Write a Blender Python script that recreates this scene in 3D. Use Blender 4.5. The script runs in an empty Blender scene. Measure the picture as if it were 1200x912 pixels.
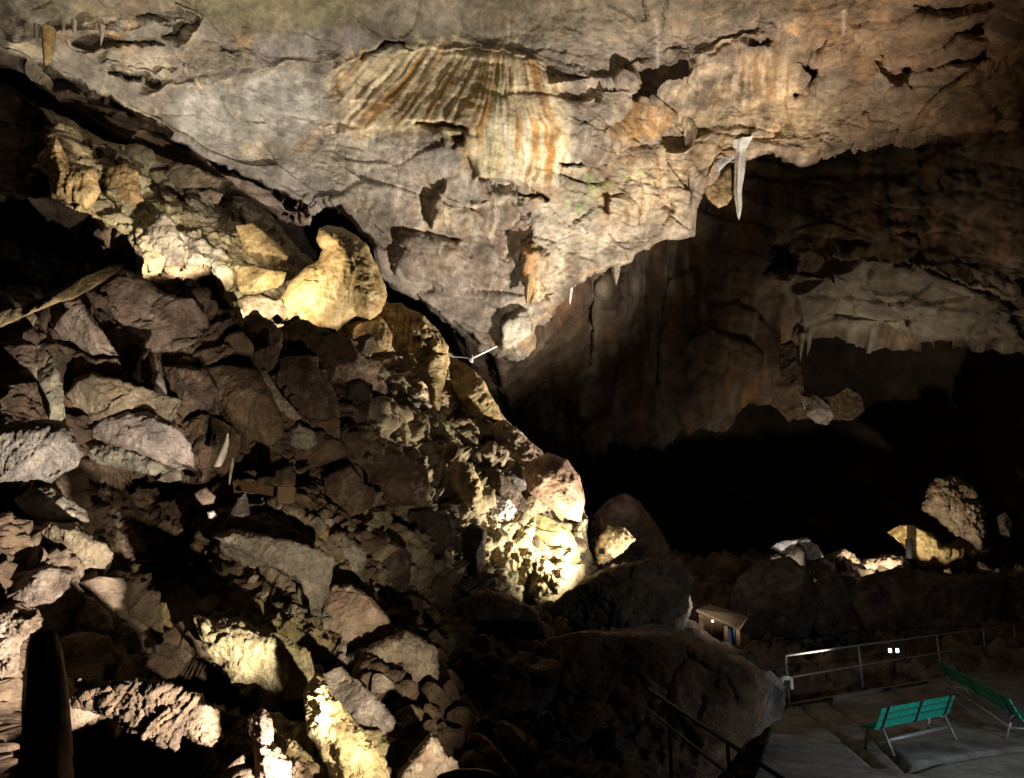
import bpy, math, random
import numpy as np
from mathutils import Vector

S = bpy.context.scene
COL = S.collection

# ------------------------------------------------------------------ camera
U = np.uint32
np.seterr(over='ignore')
FPX, CX, CY = 867.0, 600.0, 456.0
PITCH = math.radians(12.6)
CAM = np.array([0.0, 0.0, 3.4])
cd = bpy.data.cameras.new('camera')
cam = bpy.data.objects.new('camera', cd)
COL.objects.link(cam)
cam.location = CAM
cam.rotation_euler = (math.radians(90) + PITCH, 0, 0)
cd.sensor_width = 36
cd.lens = 36 * FPX / 1200
cd.clip_start = 0.05
cd.clip_end = 400
S.camera = cam

# ------------------------------------------------------------------ world (underground: almost no ambient)
wd = bpy.data.worlds.new('World')
S.world = wd
wd.use_nodes = True
bg = wd.node_tree.nodes['Background']
bg.inputs[0].default_value = (1.0, 0.72, 0.45, 1)
bg.inputs[1].default_value = 0.012

S.view_settings.view_transform = 'Standard'
S.view_settings.look = 'None'
S.view_settings.exposure = 0
S.view_settings.gamma = 1
S.render.engine = 'CYCLES'
S.cycles.max_bounces = 6
S.cycles.diffuse_bounces = 4
S.cycles.use_denoising = True


# ------------------------------------------------------------------ picture point -> world point
def P(px, py, Y):
    """world point seen at (px, py) on the plane Y metres in front of the viewpoint"""
    px = np.asarray(px, float); py = np.asarray(py, float); Y = np.asarray(Y, float)
    dx = (px - CX) / FPX; dv = -(py - CY) / FPX
    c, s = math.cos(PITCH), math.sin(PITCH)
    wy = c - dv * s; wz = s + dv * c
    k = Y / wy
    return np.stack([CAM[0] + dx * k, CAM[1] + wy * k, CAM[2] + wz * k], -1)


def G(px, py, z=0.0):
    """world point at (px, py) lying at height z"""
    dx = (px - CX) / FPX; dv = -(py - CY) / FPX
    c, s = math.cos(PITCH), math.sin(PITCH)
    wy = c - dv * s; wz = s + dv * c
    k = (z - CAM[2]) / wz
    return Vector((dx * k, wy * k, z))


def V3(a):
    return Vector([float(t) for t in a])


# ------------------------------------------------------------------ lamps
def spot(name, loc, aim, watts, colour, angle=120, blend=0.8, size=0.05):
    ld = bpy.data.lights.new(name, 'SPOT')
    ld.energy = watts; ld.color = colour
    ld.spot_size = math.radians(angle); ld.spot_blend = blend; ld.shadow_soft_size = size
    o = bpy.data.objects.new(name, ld)
    COL.objects.link(o)
    loc = V3(loc); o.location = loc
    o.rotation_euler = (V3(aim) - loc).to_track_quat('-Z', 'Y').to_euler()
    return o


WARM = (1.0, 0.86, 0.62); YEL = (1.0, 0.9, 0.6); NEU = (1.0, 0.9, 0.76); COOL = (0.8, 0.95, 1.0)
# unseen ceiling floodlight, placed low between the benches for its upward beam
spot('flood_ceiling', (9.4, 17.9, 0.35), (-0.6, 21.4, 17.2), 24500, NEU, 97, 0.9, 0.10)
# lamp low by the rock foot, grazing the scree to its left
spot('flood_scree', P(708, 668, 15.7), P(540, 550, 17.6), 1500, (1.0, 0.92, 0.68), 135, 0.9, 0.03)
spot('flood_knoll', P(716, 652, 18.0), P(730, 625, 19.5), 70, YEL, 130, 0.6, 0.04)
# lamp below the flowstone mound
spot('flood_mound', P(300, 350, 13.6), P(285, 265, 18), 700, WARM, 165, 0.6, 0.05)
spot('fill_upper', P(225, 300, 12.6), P(130, 220, 16.5), 1300, WARM, 100, 0.9, 0.05)  # unseen extra lamp added to light the upper left slope
# lamp just under the frame, shining up the left boulders
spot('flood_left', (-0.7, 4.75, 1.55), (-4.95, 7.3, 3.9), 2900, (1.0, 0.90, 0.76), 62, 0.6, 0.03)
spot('flood_low', (0.3, 4.2, 1.7), (-2.5, 9.0, 2.9), 1500, WARM, 50, 1.0, 0.03)
# far rocks
spot('flood_far', P(1056, 684, 33.0), P(1095, 610, 39), 2600, WARM, 150, 0.6, 0.05)
spot('flood_far_knoll', P(925, 666, 32.3), P(945, 640, 36), 240, (1, 0.95, 0.85), 150, 0.6, 0.05)
# terrace lamp outside the frame to the right
spot('flood_terrace', (9.6, 9.2, 1.8), G(1160, 895), 700, (0.9, 0.97, 1.0), 125, 0.9, 0.08)
spot('flood_arch', P(1060, 470, 38), P(1040, 380, 40), 300, NEU, 120, 0.9, 0.2)


# ------------------------------------------------------------------ noise in numpy
def _h(ix, iy, iz, seed):
    n = ix * U(374761393) + iy * U(668265263) + iz * U(2147483647) + U((seed * 974634777) & 0xFFFFFFFF)
    n = (n ^ (n >> U(13))) * U(1274126177)
    n = (n ^ (n >> U(16))) * U(2246822519)
    return n ^ (n >> U(15))


def _cells(p):
    fl = np.floor(p)
    return fl.astype(np.int32).astype(np.uint32), (p - fl).astype(np.float32)


def _g(h, s):
    return ((h >> U(s)) & U(1023)).astype(np.float32) * np.float32(1 / 511.5) - np.float32(1)


def vnoise(p, seed=0):
    """gradient noise, about -1..1"""
    i, f = _cells(p)
    u = f * f * f * (f * (f * 6 - 15) + 10)
    out = np.zeros(len(f), np.float32)
    for a in (0, 1):
        wa = u[:, 0] if a else 1 - u[:, 0]
        for b in (0, 1):
            wb = wa * (u[:, 1] if b else 1 - u[:, 1])
            for c in (0, 1):
                wc = wb * (u[:, 2] if c else 1 - u[:, 2])
                h = _h(i[:, 0] + U(a), i[:, 1] + U(b), i[:, 2] + U(c), seed)
                out += wc * (_g(h, 0) * (f[:, 0] - a) + _g(h, 10) * (f[:, 1] - b) + _g(h, 20) * (f[:, 2] - c))
    return out * np.float32(1.3)


def fbm(p, octv=4, seed=0, gain=0.5):
    a, s, t = 1.0, 0, 0
    for k in range(octv):
        s = s + a * vnoise(p * (2.03 ** k) + 17.3 * k, seed + k); t += a; a *= gain
    return s / t * 1.6


def ridged(p, octv=4, seed=0, gain=0.5):
    a, s, t = 1.0, 0, 0
    for k in range(octv):
        s = s + a * (1 - 2.4 * np.abs(vnoise(p * (2.03 ** k) + 9.1 * k, seed + k))); t += a; a *= gain
    return s / t


def worley(p, seed=0, want='all'):
    """F1, F2, random tilt of the cell times offset from its centre, cell value"""
    i, fr = _cells(p)
    n = len(p)
    f1 = np.full(n, 9.0, np.float32); f2 = f1.copy(); tilt = np.zeros(n, np.float32); val = np.zeros(n, np.float32)
    for a in (-1, 0, 1):
        for b in (-1, 0, 1):
            for c in (-1, 0, 1):
                h = _h(i[:, 0] + U(a & 0xFFFFFFFF), i[:, 1] + U(b & 0xFFFFFFFF), i[:, 2] + U(c & 0xFFFFFFFF), seed)
                h2 = h * U(2654435761); h2 = h2 ^ (h2 >> U(15))
                dx = fr[:, 0] - a - (_g(h, 0) + 1) / 2; dy = fr[:, 1] - b - (_g(h, 10) + 1) / 2; dz = fr[:, 2] - c - (_g(h, 20) + 1) / 2
                dd = np.sqrt(dx * dx + dy * dy + dz * dz)
                near = dd < f1
                f2 = np.where(near, f1, np.minimum(f2, dd))
                f1 = np.minimum(f1, dd)
                tilt = np.where(near, dx * _g(h2, 0) + dy * _g(h2, 10) + dz * _g(h2, 20), tilt)
                val = np.where(near, _g(h2, 5), val)
    return f1, f2, tilt, val


def warp(p, amp, freq, seed):
    return p + amp * np.stack([vnoise(p * freq, seed), vnoise(p * freq + 31, seed + 5), vnoise(p * freq + 57, seed + 9)], -1)


def broken(p, scale, seed=0, stretch=(1, 1, 1), levels=3, step=0.35, gain=0.5):
    """fractured rock relief, roughly -1..1: tilted facets and steps at several sizes"""
    s, a, t = 0, 1.0, 0
    q = p * np.array(stretch) / scale
    for k in range(levels):
        w = warp(q, 0.25, 1.7, seed + 11 * k)
        f1, f2, ti, va = worley(w, seed + 3 * k)
        s = s + a * (1.1 * ti + step * va - 0.25 * np.exp(-((f2 - f1) / 0.07) ** 2))
        t += a; a *= gain; q = q * 2.4 + 5.5
    return s / t * 1.4


def rotxz(deg):
    a = math.radians(deg)
    return np.array([[math.cos(a), 0, math.sin(a)], [0, 1, 0], [-math.sin(a), 0, math.cos(a)]])


ROT1 = rotxz(12)      # ceiling beds rise to the right
ROT2 = rotxz(-38)     # slope beds dip to the right


# ------------------------------------------------------------------ curve helpers
def sstep(e0, e1, x):
    t = np.clip((x - e0) / (e1 - e0), 0, 1)
    return t * t * (3 - 2 * t)


def seg_dist(px, py, pts):
    d = np.full(px.shape, 1e9)
    for (x0, y0), (x1, y1) in zip(pts[:-1], pts[1:]):
        vx, vy = x1 - x0, y1 - y0
        L = vx * vx + vy * vy + 1e-9
        t = np.clip(((px - x0) * vx + (py - y0) * vy) / L, 0, 1)
        d = np.minimum(d, np.hypot(px - x0 - t * vx, py - y0 - t * vy))
    return d


def poly_sd(px, py, pts):
    """signed distance, positive inside"""
    d = seg_dist(px, py, list(pts) + [pts[0]])
    ins = np.zeros(px.shape, bool)
    n = len(pts)
    for k in range(n):
        x0, y0 = pts[k]; x1, y1 = pts[(k + 1) % n]
        if y0 == y1:
            continue
        c = ((y0 > py) != (y1 > py)) & (px < (x1 - x0) * (py - y0) / (y1 - y0) + x0)
        ins ^= c
    return np.where(ins, d, -d)


def rbf(ctrl, px, py):
    c = np.array(ctrl, float)
    s = 300.0
    x, y, z = c[:, 0] / s, c[:, 1] / s, c[:, 2]
    def k(r): return r * r * np.log(r + 1e-6)
    n = len(c)
    A = np.zeros((n + 3, n + 3))
    A[:n, :n] = k(np.hypot(x[:, None] - x, y[:, None] - y)) + 0.01 * np.eye(n)
    A[:n, n] = 1; A[:n, n + 1] = x; A[:n, n + 2] = y
    A[n, :n] = 1; A[n + 1, :n] = x; A[n + 2, :n] = y
    w = np.linalg.solve(A, np.concatenate([z, [0, 0, 0]]))
    out = w[n] + w[n + 1] * px / s + w[n + 2] * py / s
    for i in range(n):
        out = out + w[i] * k(np.hypot(px / s - x[i], py / s - y[i]))
    return out


def interp(pts, x):
    a = np.array(pts, float)
    return np.interp(x, a[:, 0], a[:, 1])


# ------------------------------------------------------------------ materials
def rock_mat(name, rough=0.75, bump=0.5, bscale=6.0, wet=0.0, var=0.35):
    m = bpy.data.materials.new(name); m.use_nodes = True
    nt = m.node_tree; N, L = nt.nodes, nt.links
    b = N['Principled BSDF']
    at = N.new('ShaderNodeAttribute'); at.attribute_name = 'tint'
    tc = N.new('ShaderNodeNewGeometry')
    n1 = N.new('ShaderNodeTexNoise'); n1.inputs['Scale'].default_value = bscale * 0.55; n1.inputs['Detail'].default_value = 8; n1.inputs['Roughness'].default_value = 0.68
    n2 = N.new('ShaderNodeTexNoise'); n2.inputs['Scale'].default_value = bscale * 2.6; n2.inputs['Detail'].default_value = 6; n2.inputs['Roughness'].default_value = 0.7
    vo = N.new('ShaderNodeTexVoronoi'); vo.inputs['Scale'].default_value = bscale * 1.6; vo.feature = 'DISTANCE_TO_EDGE'
    for n in (n1, n2): L.new(tc.outputs['Position'], n.inputs['Vector'])
    wv = N.new('ShaderNodeVectorMath'); wv.operation = 'MULTIPLY_ADD'; wv.inputs[1].default_value = (2.2 / bscale,) * 3
    L.new(n1.outputs['Color'], wv.inputs[0]); L.new(tc.outputs['Position'], wv.inputs[2]); L.new(wv.outputs[0], vo.inputs['Vector'])
    r = N.new('ShaderNodeMapRange'); r.inputs['From Min'].default_value = 0.3; r.inputs['From Max'].default_value = 0.7
    r.inputs['To Min'].default_value = 1 - var * 1.3; r.inputs['To Max'].default_value = 1 + var
    L.new(n1.outputs['Fac'], r.inputs['Value'])
    mx = N.new('ShaderNodeVectorMath'); mx.operation = 'SCALE'
    L.new(at.outputs['Color'], mx.inputs[0]); L.new(r.outputs[0], mx.inputs['Scale'])
    L.new(mx.outputs[0], b.inputs['Base Color'])
    ad = N.new('ShaderNodeMath'); ad.operation = 'MULTIPLY_ADD'; ad.inputs[1].default_value = 0.75
    L.new(n2.outputs['Fac'], ad.inputs[0]); L.new(n1.outputs['Fac'], ad.inputs[2])
    vm = N.new('ShaderNodeMapRange'); vm.inputs['From Max'].default_value = 0.08; vm.inputs['To Min'].default_value = -0.05; vm.inputs['To Max'].default_value = 0.0
    L.new(vo.outputs['Distance'], vm.inputs['Value'])
    a2 = N.new('ShaderNodeMath'); a2.operation = 'ADD'
    L.new(ad.outputs[0], a2.inputs[0]); L.new(vm.outputs[0], a2.inputs[1])
    bp = N.new('ShaderNodeBump'); bp.inputs['Strength'].default_value = bump; bp.inputs['Distance'].default_value = 0.6 / bscale
    L.new(a2.outputs[0], bp.inputs['Height']); L.new(bp.outputs[0], b.inputs['Normal'])
    b.inputs['Roughness'].default_value = rough
    b.inputs['Specular IOR Level'].default_value = 0.25 + wet
    return m


def plain(name, col, rough=0.5, metal=0.0, emit=None, es=0, noise=0.25, nscale=8):
    m = bpy.data.materials.new(name); m.use_nodes = True
    nt = m.node_tree; N, L = nt.nodes, nt.links
    b = N['Principled BSDF']
    g = N.new('ShaderNodeNewGeometry')
    n1 = N.new('ShaderNodeTexNoise'); n1.inputs['Scale'].default_value = nscale; n1.inputs['Detail'].default_value = 5
    L.new(g.outputs['Position'], n1.inputs['Vector'])
    r = N.new('ShaderNodeMapRange'); r.inputs['From Min'].default_value = 0.3; r.inputs['From Max'].default_value = 0.7
    r.inputs['To Min'].default_value = 1 - noise; r.inputs['To Max'].default_value = 1 + noise
    L.new(n1.outputs['Fac'], r.inputs['Value'])
    v = N.new('ShaderNodeVectorMath'); v.operation = 'SCALE'; v.inputs[0].default_value = col[:3]
    L.new(r.outputs[0], v.inputs['Scale']); L.new(v.outputs[0], b.inputs['Base Color'])
    b.inputs['Roughness'].default_value = rough; b.inputs['Metallic'].default_value = metal
    if emit:
        b.inputs['Emission Color'].default_value = (*emit, 1); b.inputs['Emission Strength'].default_value = es
    return m


M_CEIL = rock_mat('ceiling_rock', 0.7, 0.4, 2.6, 0.1, 0.45)
M_SLOPE = rock_mat('scree_rock', 0.8, 0.9, 5.0, 0.0, 0.5)
M_FLOW = rock_mat('flowstone', 0.5, 0.35, 6.0, 0.2, 0.22)
M_FAR = rock_mat('far_rock', 0.8, 0.45, 1.6, 0.0, 0.4)
M_NEAR = rock_mat('near_rock', 0.8, 0.6, 10.0, 0.0, 0.35)
M_FLOOR = rock_mat('concrete_floor', 0.75, 0.25, 5.0, 0.05, 0.35)
M_STEEL = plain('galvanised_steel', (0.24, 0.24, 0.235), 0.5, 0.3)
M_DARK = plain('dark_steel', (0.015, 0.015, 0.015), 0.6, 0.0)
M_GLOSS = plain('black_gloss_tube', (0.012, 0.012, 0.012), 0.2, 0.0)
M_GREEN = plain('green_paint', (0.008, 0.25, 0.19), 0.5, 0, None, 0, 0.35, 14)
M_WOOD = plain('brown_wood', (0.11, 0.06, 0.025), 0.8, 0, None, 0, 0.35, 20)
M_ROOF = plain('hut_roof', (0.07, 0.042, 0.016), 0.8)
M_BLUE = plain('blue_paint', (0.05, 0.09, 0.25), 0.5)
M_WHITE = plain('white_paint', (0.75, 0.75, 0.72), 0.5)
M_BLACK = plain('lamp_housing', (0.004, 0.004, 0.004), 0.8)
M_GLOW = plain('lamp_glass', (0.9, 0.9, 0.9), 0.3, 0, (1, 0.98, 0.95), 5)
M_GLOWR = plain('lamp_glass_pink', (0.9, 0.6, 0.6), 0.3, 0, (1, 0.65, 0.6), 3)


# ------------------------------------------------------------------ object helpers
def tag(o, label=None, cat=None, group=None, kind=None):
    if label: o['label'] = label
    if cat: o['category'] = cat
    if group: o['group'] = group
    if kind: o['kind'] = kind
    return o


def link(name, me, mat, parent=None):
    o = bpy.data.objects.new(name, me)
    COL.objects.link(o)
    if mat and not me.materials: me.materials.append(mat)
    if parent: o.parent = parent
    return o


def empty(name, loc=(0, 0, 0), rz=0):
    o = bpy.data.objects.new(name, None)
    COL.objects.link(o); o.location = loc; o.rotation_euler = (0, 0, rz)
    return o


def mesh_np(name, verts, faces, tint=None, smooth=True):
    me = bpy.data.meshes.new(name)
    nv, nf = len(verts), len(faces); k = faces.shape[1]
    me.vertices.add(nv); me.loops.add(nf * k); me.polygons.add(nf)
    me.vertices.foreach_set('co', np.asarray(verts, np.float32).ravel())
    me.loops.foreach_set('vertex_index', np.asarray(faces, np.int32).ravel())
    me.polygons.foreach_set('loop_start', np.arange(nf, dtype=np.int32) * k)
    try: me.polygons.foreach_set('loop_total', np.full(nf, k, np.int32))
    except Exception: pass
    me.polygons.foreach_set('use_smooth', np.full(nf, smooth))
    if tint is not None:
        at = me.color_attributes.new('tint', 'FLOAT_COLOR', 'POINT')
        c = np.ones((nv, 4), np.float32); c[:, :3] = np.clip(tint, 0, 1)
        at.data.foreach_set('color', c.ravel())
    me.update(calc_edges=True)
    return me


def grid_normals(Pts, H, W):
    g = Pts.reshape(H, W, 3)
    du = np.gradient(g, axis=1); dv = np.gradient(g, axis=0)
    n = np.cross(du, dv)
    n /= np.linalg.norm(n, axis=2, keepdims=True) + 1e-9
    return n.reshape(-1, 3)


def smooth_grid(a, H, W, k):
    a = a.reshape(H, W, -1).copy()
    for _ in range(k):
        a[1:-1] = (a[:-2] + 2 * a[1:-1] + a[2:]) / 4
        a[:, 1:-1] = (a[:, :-2] + 2 * a[:, 1:-1] + a[:, 2:]) / 4
    return a.reshape(H * W, -1)


def mixc(base, col, m):
    return base * (1 - m[:, None]) + np.array(col) * m[:, None]


def sheet(name, PX, PY, ctrl, extra, relief, disp, paint, mat, nsm=25):
    """a rock face: PX, PY (H x W) say where it shows, ctrl how far off it is, relief its ledges and pits, disp its roughness"""
    H, W = PX.shape
    px, py = PX.ravel(), PY.ravel()
    Y = rbf(ctrl, px, py) + extra.ravel()
    jit = np.stack([px / 24, py / 24, px * 0 + 3.3], -1)
    wob = fbm(jit, 4, 5)
    wob2 = fbm(jit * 1.1 + 40, 4, 9)
    qx, qy = px + 7 * wob, py + 7 * wob2
    for it in relief:
        kind, pts, a, wdt = it[:4]
        if kind == 'line':
            d = seg_dist(qx, qy, pts)
            Y = Y + a * np.exp(-(d / wdt) ** 2)
        elif kind == 'poly':
            sd = poly_sd(qx, qy, pts)
            Y = Y + a * sstep(-wdt, wdt, sd)
        elif kind == 'dome':
            sd = poly_sd(qx, qy, pts)
            Y = Y + a * np.sqrt(np.clip(sd / wdt, 0, 1) * (2 - np.clip(sd / wdt, 0, 1)))
        elif kind == 'ledge':      # abrupt on one side (below the line), fading over wdt above it
            d = seg_dist(qx, qy, pts)
            yl = interp(pts, qx)
            up = yl - qy
            inx = sstep(pts[0][0] - 8, pts[0][0] + 8, qx) * (1 - sstep(pts[-1][0] - 8, pts[-1][0] + 8, qx))
            Y = Y + a * inx * np.where(up > 0, np.exp(-up / wdt), 0) * sstep(-1, 1.5, up)
    pts3 = P(px, py, Y)
    nrm = grid_normals(smooth_grid(pts3, H, W, nsm), H, W)
    s = np.sign((nrm * (CAM - pts3)).sum(1))
    nrm *= np.where(s == 0, 1, s)[:, None]
    pts3 = pts3 + nrm * disp(pts3, px, py)[:, None]
    tint = paint(pts3, px, py)
    idx = np.arange(H * W).reshape(H, W)
    f = np.stack([idx[:-1, :-1], idx[1:, :-1], idx[1:, 1:], idx[:-1, 1:]], -1).reshape(-1, 4)
    me = mesh_np(name, pts3, f, tint)
    o = link(name, me, mat)
    return o, pts3, nrm


# icospheres
_ico = {}
def ico(n):
    if n in _ico: return _ico[n]
    import bmesh
    b = bmesh.new(); bmesh.ops.create_icosphere(b, subdivisions=n, radius=1)
    v = np.array([x.co[:] for x in b.verts]); f = np.array([[x.index for x in q.verts] for q in b.faces])
    b.free(); _ico[n] = (v, f)
    return v, f


BASES = {
    'grey': ((0.34, 0.29, 0.24), (0.20, 0.155, 0.12), (0.44, 0.36, 0.27)),
    'brown': ((0.16, 0.105, 0.068), (0.09, 0.06, 0.04), (0.23, 0.16, 0.105)),
    'pink': ((0.37, 0.27, 0.195), (0.22, 0.145, 0.095), (0.47, 0.37, 0.28)),
    'cream': ((0.52, 0.39, 0.20), (0.34, 0.22, 0.095), (0.62, 0.50, 0.30)),
    'yellow': ((0.46, 0.37, 0.19), (0.28, 0.20, 0.10), (0.56, 0.48, 0.29)),
    'ochre': ((0.46, 0.32, 0.14), (0.30, 0.17, 0.06), (0.58, 0.45, 0.25)),
    'white': ((0.76, 0.73, 0.69), (0.60, 0.56, 0.50), (0.78, 0.75, 0.70)),
    'salmon': ((0.44, 0.27, 0.18), (0.32, 0.17, 0.11), (0.50, 0.35, 0.25)),
    'dark': ((0.10, 0.075, 0.055), (0.05, 0.035, 0.025), (0.15, 0.11, 0.08)),
    'slate': ((0.16, 0.145, 0.125), (0.09, 0.08, 0.07), (0.24, 0.22, 0.19)),
}


def tintof(p, key, scale=1.0, seed=0):
    a, b, c = [np.array(t) for t in BASES[key]]
    n1 = fbm(p / scale, 4, 50 + seed); n2 = fbm(p / scale * 2.3 + 9, 4, 80 + seed)
    t = mixc(np.tile(a, (len(p), 1)), b, sstep(0.02, 0.5, n1))
    t = mixc(t, c, sstep(0.08, 0.5, n2))
    f = fbm(p / scale * 7, 2, 99)
    return t * (1 + 0.25 * f)[:, None]


ROCKS = 0
def rock(name, label, cat, poly, Y, thick=0.7, tint='grey', style='block', tilt=(0, 0), sub=5, amp=1.0, mat=None, group=None, facets=7, kind=None, parent=None, lift=0.0):
    """a boulder with the given outline, distance and thickness: a closed body, convex facets meeting in edges, then fractured and weathered"""
    global ROCKS
    ROCKS += 1
    rng = np.random.RandomState(1000 + ROCKS)
    pts = [tuple(map(float, p)) for p in poly]
    a_ = np.array(pts)
    x0, x1 = a_[:, 0], np.roll(a_[:, 0], -1); y0, y1 = a_[:, 1], np.roll(a_[:, 1], -1)
    cr = x0 * y1 - x1 * y0; A = cr.sum() / 2
    cx = ((x0 + x1) * cr).sum() / (6 * A); cy = ((y0 + y1) * cr).sum() / (6 * A)
    size = math.sqrt(abs(A)); mpp = Y / FPX; rad = math.sqrt(abs(A) / math.pi) * mpp
    step = min(max(1.25, size / 110), size / 14)
    gx = np.arange(a_[:, 0].min() - 3 * step, a_[:, 0].max() + 3 * step, step)
    gy = np.arange(a_[:, 1].min() - 3 * step, a_[:, 1].max() + 3 * step, step)
    GX, GY = np.meshgrid(gx, gy); sh = GX.shape
    px, py = GX.ravel(), GY.ravel()
    rag = {'block': 0.045, 'cauli': 0.07, 'flow': 0.025, 'smooth': 0.02}[style] * size
    def field(x, y):
        j = np.stack([x / size * 4.5, y / size * 4.5, x * 0 + ROCKS * 1.7], -1)
        return poly_sd(x + rag * fbm(j, 4, 3, 0.6), y + rag * fbm(j + 33, 4, 4, 0.6), pts)
    sd = field(px, py)
    g = sd.reshape(sh)
    gyy, gxx = np.gradient(g, step); gl = np.hypot(gxx, gyy) + 1e-6
    out = (sd < 0)
    mv = np.clip(-sd, 0, 1.6 * step)
    px = px + np.where(out, mv * (gxx / gl).ravel(), 0); py = py + np.where(out, mv * (gyy / gl).ravel(), 0)
    sd = np.where(out, 0, sd)
    inr = sd.max() + 1e-6
    wid = {'block': 0.42, 'cauli': 0.8, 'flow': 0.95, 'smooth': 0.9}[style] * inr
    t = np.clip(sd / wid, 0, 1)
    h = np.sqrt(t * (2 - t))
    T = thick * min(rad, inr * mpp * 2.0)
    X = (px - cx) * mpp; Z = -(py - cy) * mpp
    H = T * h
    if style in ('block', 'smooth'):
        k0 = facets if style == 'block' else min(facets, 5)
        for k in range(k0):
            an = rng.uniform(0, 2 * math.pi); sl = rng.uniform(0.15, 1.0 if style == 'block' else 0.6)
            off = rng.uniform(0.05, 0.75) * rad
            pl = T * rng.uniform(0.75, 1.0) - sl * ((X * math.cos(an) + Z * math.sin(an)) - off)
            H = np.minimum(H, np.maximum(pl, 0.05 * T * h))
    inb = h
    H = H - (X * tilt[0] + Z * tilt[1]) * inb * 0.8
    front = P(px, py, Y - H)
    idx = np.arange(len(px)).reshape(sh)
    near_in = (field(GX.ravel(), GY.ravel()) > -1.3 * step).reshape(sh)
    keep = near_in[:-1, :-1] & near_in[1:, :-1] & near_in[1:, 1:] & near_in[:-1, 1:]
    F = np.stack([idx[:-1, :-1], idx[1:, :-1], idx[1:, 1:], idx[:-1, 1:]], -1)[keep]
    fn = np.cross(front[F[:, 2]] - front[F[:, 0]], front[F[:, 1]] - front[F[:, 3]])
    nrm = np.zeros_like(front)
    for k in range(4): np.add.at(nrm, F[:, k], fn)
    nrm /= np.linalg.norm(nrm, axis=1, keepdims=True) + 1e-12
    nrm *= np.sign((nrm * (CAM - front)).sum(1))[:, None]
    cc = front + ROCKS * 3.7
    if style == 'block':
        d = 0.075 * broken(cc @ ROT2, rad * 1.2, ROCKS, (0.7, 1, 1.5), levels=4, gain=0.5, step=0.5) + 0.035 * ridged(cc / rad * 4.5, 5, ROCKS, 0.62)
    elif style == 'flow':
        w = np.stack([cc[:, 0] / rad * 5 + 0.4 * fbm(cc / rad * 1.2, 2, 3), cc[:, 1] / rad * 3, cc[:, 2] / rad * 0.9], -1)
        d = 0.07 * fbm(w, 3, ROCKS) + 0.04 * ridged(cc / rad * np.array([2, 2, 6]), 4, ROCKS + 2, 0.6) + 0.06 * broken(cc, rad * 0.8, ROCKS, (1, 1, 1.6), levels=3) + 0.05 * fbm(cc / rad * 2, 3, ROCKS + 4) + 0.04 * ridged(w * 1.8, 4, ROCKS + 8, 0.6)
    elif style == 'cauli':
        f1, f2, ti, va = worley(warp(cc / rad * 3.2, 0.3, 1.5, 7), ROCKS)
        g1, g2, tj, vb = worley(cc / rad * 8.5, ROCKS + 5)
        d = 0.20 * (0.6 - f1) + 0.08 * (0.6 - g1) + 0.07 * fbm(cc / rad * 2.2, 4, ROCKS) + 0.05 * ridged(cc / rad * 10, 4, ROCKS, 0.6) + 0.07 * broken(cc, rad * 0.8, ROCKS, levels=3)
    else:
        d = 0.07 * fbm(cc / rad * 1.6, 5, ROCKS, 0.55) + 0.035 * ridged(cc / rad * 4, 5, ROCKS, 0.62) + 0.06 * broken(cc, rad * 0.9, ROCKS, levels=3)
    front = front + nrm * (d * rad * amp * (0.15 + 0.85 * inb))[:, None]
    back = P(px, py, Y + 0.7 * T * inb)
    used, inv = np.unique(F.ravel(), return_inverse=True)
    Fq = inv.reshape(-1, 4); n = len(used)
    V = np.vstack([front[used], back[used]])
    FF = np.vstack([Fq, Fq[:, ::-1] + n])
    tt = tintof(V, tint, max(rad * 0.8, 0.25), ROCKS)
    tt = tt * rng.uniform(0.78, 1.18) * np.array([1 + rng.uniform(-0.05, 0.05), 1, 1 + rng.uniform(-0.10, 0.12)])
    org = V.mean(0); org[2] = V[:, 2].min()
    me = mesh_np(name, V - org, FF, tt)
    o = link(name, me, mat or M_SLOPE, parent)
    o.location = V3(org) - (parent.location if parent else Vector())
    tag(o, label, cat, group, kind)
    return o


# ================================================================== THE CAVE
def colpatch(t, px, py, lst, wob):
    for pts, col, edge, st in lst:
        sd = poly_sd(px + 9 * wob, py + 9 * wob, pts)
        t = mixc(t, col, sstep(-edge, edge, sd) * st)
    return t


def rows_px(pxs, top, bot, nback, nmain, pre=None, back_dpy=-30, back_dY=6.0, back_first=False):
    """grid rows from top(px) to bot(px), plus nback rows that turn away behind the lip"""
    W = len(pxs)
    t = np.linspace(0, 1, nmain)[:, None]
    T = top(pxs)[None]; B = bot(pxs)[None]
    PY = T * (1 - t) + B * t
    EX = np.zeros_like(PY)
    s = np.linspace(0, 1, nback + 1)[1:, None]
    if back_first:
        PYb = T + back_dpy * s ** 1.3
        PY = np.vstack([PYb[::-1], PY]); EX = np.vstack([(back_dY * s ** 0.8 * np.ones((1, W)))[::-1], EX])
    else:
        PYb = B + 5 * np.sin(np.pi * np.clip(3 * s, 0, 1)) + back_dpy * s ** 1.6
        PY = np.vstack([PY, PYb]); EX = np.vstack([EX, back_dY * s ** 1.15 * np.ones((1, W))])
    PX = np.tile(pxs[None], (PY.shape[0], 1))
    return PX, PY, EX


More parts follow.
